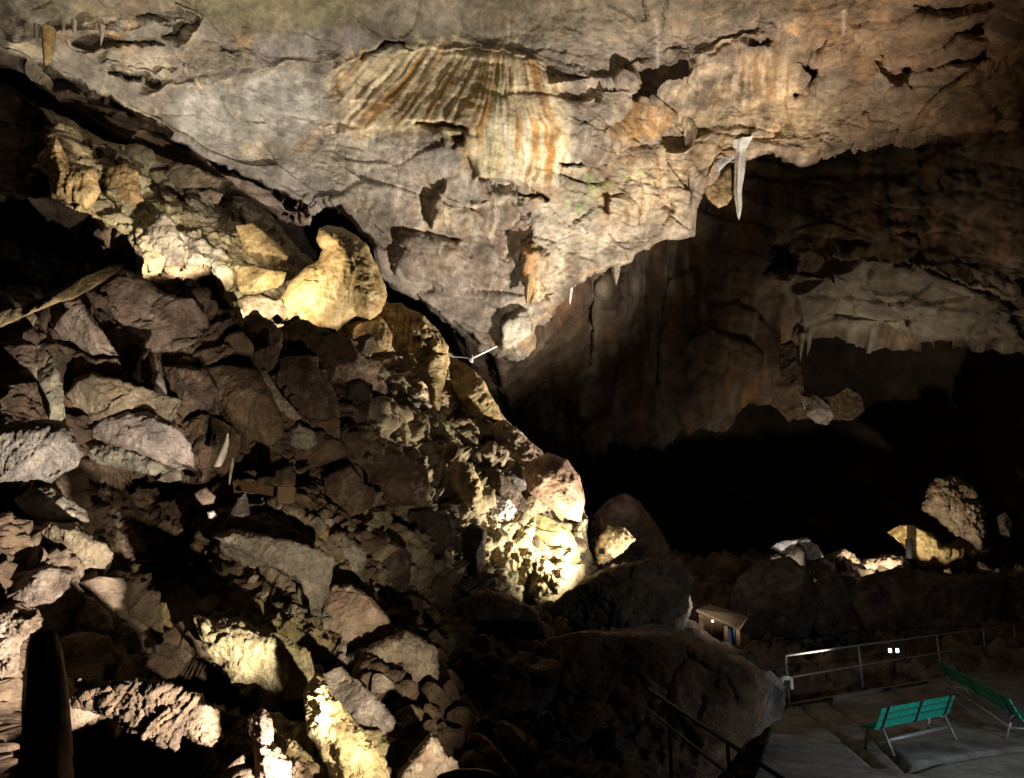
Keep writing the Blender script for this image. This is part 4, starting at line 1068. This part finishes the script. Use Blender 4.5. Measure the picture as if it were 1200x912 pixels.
# ================================================================== DRIPSTONE
def drip(name, label, cat, pts, Y, tint, mat=None, seg=22, group=None, taper=None, flute=0.15, parent=None):
    """a hanging or standing dripstone: pts = (px, py, radius in px) down its axis"""
    rows = []
    n = len(pts); a = np.array(pts, float)
    t = np.linspace(0, n - 1, 48)
    X = np.interp(t, range(n), a[:, 0]); Z = np.interp(t, range(n), a[:, 1]); R = np.interp(t, range(n), a[:, 2])
    c = P(X, Z, np.full(len(X), Y)); mpp = Y / FPX
    th = np.linspace(0, 2 * math.pi, seg, endpoint=False)
    V = c[:, None, :] + (R[:, None] * mpp)[..., None] * np.stack([np.cos(th), np.sin(th), 0 * th], -1)[None]
    V = V.reshape(-1, 3)
    RR = np.repeat(R * mpp, seg)
    q = np.stack([np.tile(np.cos(th), len(X)) * 2.2, np.tile(np.sin(th), len(X)) * 2.2, V[:, 2] * 0.4], -1) + Y + X[0]
    d = flute * 2 * fbm(q, 3, 5) + 0.12 * fbm(V / (RR.mean() + 1e-3) * 0.7, 3, 6)
    ax = np.repeat(c, seg, 0)
    V = ax + (V - ax) * (1 + d)[:, None]
    idx = np.arange(len(X) * seg).reshape(len(X), seg)
    f = np.stack([idx[:-1], np.roll(idx[:-1], -1, 1), np.roll(idx[1:], -1, 1), idx[1:]], -1).reshape(-1, 4)
    top = V[:seg].mean(0); bot = V[-seg:].mean(0)
    org = V.mean(0)
    o = link(name, mesh_np(name, V - org, f, tintof(V, tint, max(0.3, mpp * 14))), mat or M_FLOW, parent)
    o.location = V3(org)
    return tag(o, label, cat, group)


drip('stalactite', 'long white stalactite hanging from the ceiling edge on the right', 'stalactite', [(869, 168, 14), (867, 180, 6.5), (866, 205, 5.2), (865, 225, 4.2), (866, 240, 3.4), (866, 252, 1.8), (866, 258, 0.2)], 24.2, 'white', flute=0.28, seg=40)
nb('white calcite bracket joining the long white stalactite to the ceiling', [(838, 190), (845, 182), (858, 177), (880, 174), (880, 180), (872, 184), (858, 188), (852, 192), (842, 202)], 'white', 0, 'smooth', layer=24.4, cat='calcite', name='calcite_crust', thick=0.8, sub=4)
nb('brown scalloped drape hanging left of the white stalactite', [(820, 215), (832, 202), (856, 194), (858, 232), (852, 240), (842, 244), (830, 234)], 'ochre', 0, 'flow', layer=25.6, cat='rock drapery', name='rock_drapery', thick=0.5)
drip('stalactite', 'short white stalactite near the ceiling tip', 'stalactite', [(669, 328, 3), (669, 340, 2.6), (668, 350, 2), (668, 357, 0.3)], 26.0, 'white')
drip('stalactite', 'blunt brown stalactite hanging at the upper left', 'stalactite', [(57, 34, 8), (56, 48, 7), (56, 62, 5.5), (55, 72, 4), (54, 77, 0.5)], 15.0, 'ochre', flute=0.3)
drip('stalactite', 'thin tan stalactite beside the blunt brown one', 'stalactite', [(44, 30, 5), (44, 42, 3), (44, 50, 0.4)], 15.0, 'grey', flute=0.3)
drip('stalactite', 'thin stalactite in front of the dark ceiling pocket', 'stalactite', [(119, 30, 4), (119, 44, 2), (118, 54, 0.3)], 16.2, 'grey')
drip('stalactite', 'orange stained stalactite hanging at the ceiling tip', 'stalactite', [(622, 290, 9), (621, 310, 8), (621, 330, 6), (619, 345, 4), (618, 358, 0.5)], 24.0, 'ochre', flute=0.4)
drip('stalactite', 'stubby pale stalactite above the middle wall', 'stalactite', [(722, 308, 6), (722, 322, 4), (722, 334, 0.5)], 27.5, 'grey')
drip('stalactite', 'slim hanging stalactite left in the black arch', 'stalactite', [(940, 392, 4), (939, 405, 2.5), (938, 418, 1), (938, 424, 0.2)], 40.5, 'grey')
drip('stalactite', 'twin stalactite right of the slim one in the arch', 'stalactite', [(948, 392, 3), (948, 404, 2), (946, 416, 0.3)], 40.5, 'grey')
for k, (x, y0, y1, r, lab) in enumerate([(74, 25, 42, 3, 'tiny stalactite right of the blunt brown one'), (30, 28, 40, 3, 'tiny stalactite nearest the left edge of the ceiling band'), (87, 24, 44, 3.5, 'tiny stalactite next to the dark ceiling pocket')]):
    drip('stalactite', lab, 'stalactite', [(x, y0, r), (x, (y0 + y1) / 2, r * 0.7), (x, y1, 0.3)], 15.6, 'grey', seg=12)
drip('stalagmite', 'slender white stalagmite standing on the shaded slope', 'stalagmite', [(267, 508, 0.8), (266, 518, 2.2), (262, 530, 4), (258, 540, 4.5), (255, 547, 3.6)], 9.4, 'grey', flute=0.3)
drip('stalagmite', 'thin short white stalagmite beside the slender one', 'stalagmite', [(273, 537, 1.2), (272, 546, 2), (270, 558, 1.5), (269, 568, 0.8)], 9.3, 'grey')
drip('stalagmite', 'tall dark stalagmite column rising at the bottom left', 'stalagmite', [(50, 742, 12), (50, 760, 17), (52, 800, 20), (52, 860, 22), (50, 920, 24), (50, 1000, 26)], 4.6, 'pink', flute=0.25)
drip('stalagmite', 'pale little spike on the shelf above the split slab', 'stalagmite', [(187, 438, 2), (187, 446, 5), (187, 456, 6.5), (187, 463, 7)], 9.8, 'grey', seg=16)

# ================================================================== BUILT THINGS
def boxm(name, size, mat, parent=None, loc=(0, 0, 0), rot=(0, 0, 0), bev=0.006):
    import bmesh
    b = bmesh.new(); bmesh.ops.create_cube(b, size=1)
    for v in b.verts: v.co = Vector((v.co.x * size[0], v.co.y * size[1], v.co.z * size[2]))
    if bev: bmesh.ops.bevel(b, geom=b.edges[:], offset=min(bev, min(size) * 0.3), segments=2, affect='EDGES')
    me = bpy.data.meshes.new(name); b.to_mesh(me); b.free()
    o = link(name, me, mat, parent); o.location = loc; o.rotation_euler = rot
    return o


def tube(name, pts, r, mat, parent=None, seg=10):
    """a round bar along a polyline (world points), one mesh with capped ends"""
    pts = [Vector(p) for p in pts]
    V, F = [], []
    prev = None
    for i, p in enumerate(pts):
        d = (pts[min(i + 1, len(pts) - 1)] - pts[max(i - 1, 0)]).normalized()
        u = prev if prev is not None else (Vector((0, 0, 1)) if abs(d.z) < 0.9 else Vector((1, 0, 0)))
        u = (u - d * u.dot(d)).normalized(); w = d.cross(u); prev = u
        for k in range(seg):
            a = 2 * math.pi * k / seg
            V.append(p + (u * math.cos(a) + w * math.sin(a)) * r)
    n = len(pts)
    for i in range(n - 1):
        for k in range(seg):
            k2 = (k + 1) % seg
            F.append((i * seg + k, i * seg + k2, (i + 1) * seg + k2, (i + 1) * seg + k))
    F.append(tuple(range(seg))[::-1]); F.append(tuple((n - 1) * seg + k for k in range(seg)))
    me = bpy.data.meshes.new(name)
    o0 = parent.location if parent else Vector((0, 0, 0))
    rz = parent.rotation_euler.z if parent else 0
    me.from_pydata([tuple(v - o0) for v in V], [], F); me.update()
    for p in me.polygons: p.use_smooth = len(p.vertices) == 4
    return link(name, me, mat, parent)


# ---- terrace floor with joints and a broken edge strip
KERB_A, KERB_B = G(925, 828), G(1260, 770)
fl = [G(860, 1000), G(905, 850), KERB_A, KERB_B, KERB_B + Vector((12, -2, 0)), Vector((16, 5, 0)), Vector((4, 4.5, 0))]
xs = np.linspace(2.0, 20, 260); ys = np.linspace(4, 26, 300)
XX, YY = np.meshgrid(xs, ys)
ZZ = 0.012 * fbm(np.stack([XX.ravel() * 1.4, YY.ravel() * 1.4, XX.ravel() * 0], -1), 4, 3).reshape(XX.shape)
def gline(pts):
    return [tuple(G(x, y))[:2] for x, y in pts]
JOINTS = [[(940, 826), (985, 862), (1028, 898)], [(970, 820), (1010, 848), (1045, 884), (1066, 904)], [(1066, 903), (1100, 892), (1150, 884), (1200, 878), (1260, 870)], [(1040, 806), (1075, 824)]]
dj = np.full(XX.size, 9.0)
for j in JOINTS:
    g = gline(j)
    dj = np.minimum(dj, seg_dist(XX.ravel() + 0.02 * fbm(np.stack([XX.ravel() * 4, YY.ravel() * 4, XX.ravel() * 0], -1), 2, 9), YY.ravel(), g))
ZZ = ZZ - 0.14 * np.exp(-(dj.reshape(XX.shape) / 0.07) ** 2)
fv = np.stack([XX.ravel(), YY.ravel(), ZZ.ravel()], -1)
idx = np.arange(XX.size).reshape(XX.shape)
ff = np.stack([idx[:-1, :-1], idx[:-1, 1:], idx[1:, 1:], idx[1:, :-1]], -1).reshape(-1, 4)
cen_ = fv[ff].mean(1)
inside = poly_sd(cen_[:, 0], cen_[:, 1], [(p[0], p[1]) for p in fl]) > 0
ft = np.tile(np.array([0.165, 0.168, 0.168]), (len(fv), 1))
ft = mixc(ft, (0.085, 0.084, 0.082), sstep(-0.1, 0.35, fbm(fv * 0.8, 5, 8, 0.65)) * 0.85)
ft = mixc(ft, (0.04, 0.04, 0.04), np.exp(-(dj / 0.06) ** 2) * 0.8)
ff = ff[inside]
used, inv = np.unique(ff.ravel(), return_inverse=True)
o = link('terrace_floor', mesh_np('terrace_floor', fv[used], inv.reshape(-1, 4), ft[used]), M_FLOOR)
tag(o, 'cracked grey concrete terrace floor', kind='structure')
d = (KERB_B - KERB_A); L_ = d.length
k_ = boxm('kerb', (L_, 0.16, 0.5), M_FLOOR, None, (KERB_A + KERB_B) / 2 + Vector((0, 0, -0.19)), (0, 0, math.atan2(d.y, d.x)), 0.02)
at = k_.data.color_attributes.new('tint', 'FLOAT_COLOR', 'POINT')
for q in at.data: q.color = (0.16, 0.155, 0.145, 1)
tag(k_, 'low concrete kerb under the terrace railing', kind='structure')

# ---- terrace railing
def post_pair(px, pb, h):
    b = G(px, pb); return b, b + Vector((0, 0, h))
RB = [(925, 824), (1011, 806), (1103, 788), (1157, 778), (1193, 771), (1250, 761)]
rail = empty('terrace_railing', G(925, 824))
tag(rail, 'grey two-bar metal railing along the far side of the terrace', 'railing')
tops = []
for x, y in RB:
    b = G(x, y); tops.append(b)
    r_ = tube('post', [b, b + Vector((0, 0, 1.05))], 0.025, M_STEEL, rail)
lo = [b + Vector((0, 0, 0.55)) for b in tops]; hi = [b + Vector((0, 0, 1.05)) for b in tops]
tube('top_bar', hi, 0.026, M_STEEL, rail); tube('middle_bar', lo, 0.022, M_STEEL, rail)
boxm('end_bracket', (0.20, 0.1, 0.08), M_WHITE, rail, Vector((-0.05, -0.06, 0.56)), (0, 0, 0.2))
boxm('end_plate', (0.06, 0.1, 0.26), M_WHITE, rail, Vector((-0.16, -0.06, 0.42)), (0, 0, 0.2))
boxm('end_plate', (0.07, 0.09, 0.24), M_WHITE, rail, Vector((0.05, -0.07, 0.44)), (0, 0, 0.2))

# ---- stair handrail in the dark, descending to the right
hr = empty('stair_handrail', P(760, 860, 9.0))
tag(hr, 'dark metal stair handrail descending through the shade at the bottom', 'handrail')
a0, a1 = P(760, 808, 9.4), P(935, 925, 7.2)
lo0, lo1 = P(760, 832, 9.4), P(925, 965, 7.2)
tube('top_bar', [V3(a0), V3(a1)], 0.022, M_DARK, hr); tube('middle_bar', [V3(lo0), V3(lo1)], 0.018, M_DARK, hr)
for t in (0.17, 0.6, 0.97):
    p = V3(a0 * (1 - t) + a1 * t)
    tube('post', [p, p + Vector((0, 0, -1.0))], 0.02, M_DARK, hr)

# ---- walkway handrail bend just under the camera
hb = empty('walkway_handrail', P(560, 1010, 2.0))
tag(hb, 'glossy black handrail bend cut off by the bottom edge', 'handrail')
tube('rail', [V3(P(x, y, 2.0)) for x, y in [(490, 990), (496, 950), (505, 925), (518, 912), (535, 907), (556, 906), (574, 909), (590, 918), (604, 940), (615, 990)]], 0.011, M_GLOSS, hb, 14)
tube('clear_sleeve', [V3(P(x, y, 1.99)) for x, y in [(540, 911), (556, 910), (570, 912)]], 0.006, M_STEEL, hb, 10)

# ---- benches
def bench(loc, rz, label, length=1.9):
    t = empty('park_bench', loc, rz)
    tag(t, label, 'bench', 'green slatted benches on the terrace')
    # local axes: x along the bench, +y the way the sitter looks
    for z, dz in ((0.49, 0), (0.61, 1), (0.73, 2)):
        boxm('back_slat', (length, 0.022, 0.108), M_GREEN, t, (0, -0.16 - (z - 0.45) * 0.45, z), (math.radians(24), 0, 0), 0.008)
    for y in (-0.10, -0.005, 0.09):
        boxm('seat_slat', (length, 0.085, 0.03), M_GREEN, t, (0, y, 0.42), (math.radians(2), 0, 0), 0.008)
    for x in (-length * 0.42, 0.03, length * 0.42):
        boxm('back_support', (0.045, 0.016, 0.42), M_DARK, t, (x, -0.185 - 0.16 * 0.45, 0.60), (math.radians(24.3), 0, 0), 0.004)
    for x in (-length * 0.42, length * 0.42):
        tube_l = [((x, -0.16, 0.44), (x, -0.34, 0.0)), ((x, 0.12, 0.40), (x, 0.20, 0.0))]
        for a, b in tube_l:
            me = seg_tube(a, b, 0.024); link('leg', me, M_STEEL, t)
        link('seat_bearer', seg_tube((x, -0.16, 0.385), (x, 0.16, 0.385), 0.018), M_STEEL, t)
        link('foot_brace', seg_tube((x, -0.26, 0.2), (x, 0.16, 0.2), 0.016), M_STEEL, t)
    link('stretcher', seg_tube((-length * 0.42, -0.245, 0.23), (length * 0.42, -0.245, 0.23), 0.034), M_STEEL, t)
    return t


def seg_tube(a, b, r):
    o = tube('leg', [a, b], r, None)
    me = o.data; bpy.data.objects.remove(o)
    return me


b1 = G(1121, 868); b0 = G(1048, 886)
ang = math.atan2(b1.y - b0.y, b1.x - b0.x)
L1 = (b1 - b0).length / 0.84
mid = (b0 + b1) / 2 + Vector((-math.sin(ang), math.cos(ang), 0)) * 0.34
bench(mid, ang, 'teal green bench seen from behind near the middle of the terrace', L1)
# second bench, turned the other way, running off the right edge
c0, c1 = G(1119, 812), G(1213, 874)
ang2 = math.atan2(c1.y - c0.y, c1.x - c0.x)
bench((c0 + c1) / 2 + Vector((0, 0, 0)), ang2, 'darker green bench at the right edge beside the railing', (c1 - c0).length)

# ---- floodlight housings
def floodlight(loc, aim, size, label, post=0.3):
    loc = V3(loc)
    t = empty('floodlight', loc)
    tag(t, label, 'floodlight')
    d = (V3(aim) - loc).normalized()
    rot = d.to_track_quat('Y', 'Z').to_euler()
    h = boxm('housing', (size, size * 0.4, size), M_BLACK, t, (0, 0, 0), rot, 0.01)
    g = boxm('lamp_glass', (size * 0.86, 0.02, size * 0.86), M_WHITE, t, d * (size * 0.215), rot, 0.002)
    for s in (-1, 1):
        boxm('bracket', (size * 0.05, size * 0.12, size * 0.9), M_BLACK, t, (s * size * 0.56, 0, -size * 0.3), (0, 0, 0), 0.002)
    boxm('foot', (size * 1.2, size * 0.3, size * 0.08), M_BLACK, t, (0, 0, -size * 0.78), (0, 0, 0), 0.002)
    return t


floodlight(P(705, 646, 17.6), P(715, 600, 22), 0.13, 'square black floodlight silhouetted on the pale knoll')
floodlight(P(684, 653, 17.4), P(600, 560, 20), 0.12, 'small black floodlight in the notch left of the pale knoll')
f_ = floodlight(P(325, 374, 13.9), P(330, 300, 19), 0.15, 'black floodlight turned on its corner below the flowstone mound')
f_.rotation_euler = (0, math.radians(45), 0)
floodlight(P(1066, 655, 36.5), P(1085, 600, 40), 0.3, 'dark lamp head in front of the far bright rock')
pole_ = empty('lamp_post', P(1066, 672, 36.3)); tag(pole_, 'thin dark lamp post standing against the far bright rock', 'lamp post')
tube('pole', [V3(P(1066, 675, 36.3)), V3(P(1065, 632, 36.3))], 0.16, M_BLACK, pole_)

# ---- small twin lamp by the railing
t = empty('twin_lamp', P(1047, 764, 22.5)); tag(t, 'tiny glowing white twin lamp just behind the railing', 'lamp')
for x in (1043.0, 1051.5):
    p = V3(P(x, 762.5, 22.5)) - t.location
    boxm('lamp_glass', (0.085, 0.04, 0.11), M_GLOW, t, p, (0, 0, 0), 0.02)
boxm('housing', (0.34, 0.08, 0.05), M_BLACK, t, V3(P(1047, 757.5, 22.55)) - t.location)
boxm('stand', (0.04, 0.04, 0.6), M_BLACK, t, V3(P(1047, 770, 22.6)) - t.location + Vector((0, 0, -0.2)))

# ---- little timber hut
hut = empty('timber_hut', P(840, 752, 20.0)); tag(hut, 'small timber hut with sloping brown roof among dark boulders', 'hut')
def hp(px, py, Y): return V3(P(px, py, Y)) - hut.location
me = bpy.data.meshes.new('roof')
c = [hp(816, 714, 20.0), hp(832, 708, 21.4), hp(876, 722, 21.4), hp(866, 736, 20.0)]
lo_ = [p + Vector((0, 0, -0.07)) for p in c]
me.from_pydata([tuple(p) for p in c + lo_], [], [(0, 3, 2, 1), (4, 5, 6, 7), (0, 1, 5, 4), (1, 2, 6, 5), (2, 3, 7, 6), (3, 0, 4, 7)]); me.update()
link('roof', me, M_ROOF, hut)
pz = 1.0
for (x, yt, yb) in ((821, 717, 746), (850, 728, 753), (864, 733, 756)):
    a, b = hp(x, yt, 20.15), hp(x, yb, 20.15)
    boxm('post', (0.11, 0.11, (a - b).length), M_WOOD, hut, (a + b) / 2)
a, b = hp(833, 726, 20.9), hp(833, 752, 20.9)
boxm('wall', (0.7, 0.06, 0.85), M_WOOD, hut, (a + b) / 2)
a, b = hp(857, 733, 20.3), hp(857, 754, 20.3)
dr = boxm('door', (0.26, 0.05, 0.5), M_BLUE, hut, (a + b) / 2); dr['label'] = 'blue door'
boxm('lamp_glass', (0.06, 0.04, 0.06), M_GLOWR, hut, hp(835, 728, 20.1), (0, 0, 0), 0.01)

# ---- white pole laid across the gap, with its thin wire
wp = empty('white_pole', P(549, 422, 20.5)); tag(wp, 'white pole sticking out over the dark gap below the ceiling tip', 'pole')
tube('pole', [V3(P(551, 421, 20.5)), V3(P(582, 406, 21.0))], 0.028, M_WHITE, wp)
tube('stand', [V3(P(553.5, 416, 20.45)), V3(P(553.5, 425, 20.45))], 0.022, M_WHITE, wp, 8)
tube('clamp', [V3(P(549, 421, 20.45)), V3(P(553, 424.5, 20.45))], 0.022, M_WHITE, wp, 8)
w = tube('support_wire', [V3(P(525, 418, 19.5)), V3(P(537, 418.5, 20)), V3(P(550, 420, 20.5))], 0.010, M_STEEL, None, 6)
tag(w, 'thin wire running from the slope crest to the white pole', 'wire')
w = tube('cable', [V3(P(x, y, 16.2)) for x, y in [(617, 613), (625, 617), (635, 621), (645, 623), (654, 624)]], 0.012, M_BLACK, None, 6)
tag(w, 'thin black cable sagging over the glowing yellow rock', 'cable')

# ---- timber beam with a squared end block in the slope
tb = empty('timber_beam', P(325, 580, 9.6)); tag(tb, 'brown timber beam with a squared end block wedged in the slope', 'beam')
a, b = V3(P(280, 569, 10.0)), V3(P(330, 577, 9.7))
dv = b - a
o = boxm('beam', (dv.length, 0.12, 0.13), M_WOOD, tb, (a + b) / 2 - tb.location); o.rotation_euler = dv.to_track_quat('X', 'Z').to_euler()
boxm('end_block', (0.21, 0.2, 0.23), M_WOOD, tb, V3(P(336, 580, 9.6)) - tb.location, (0, 0, 0.15), 0.02)
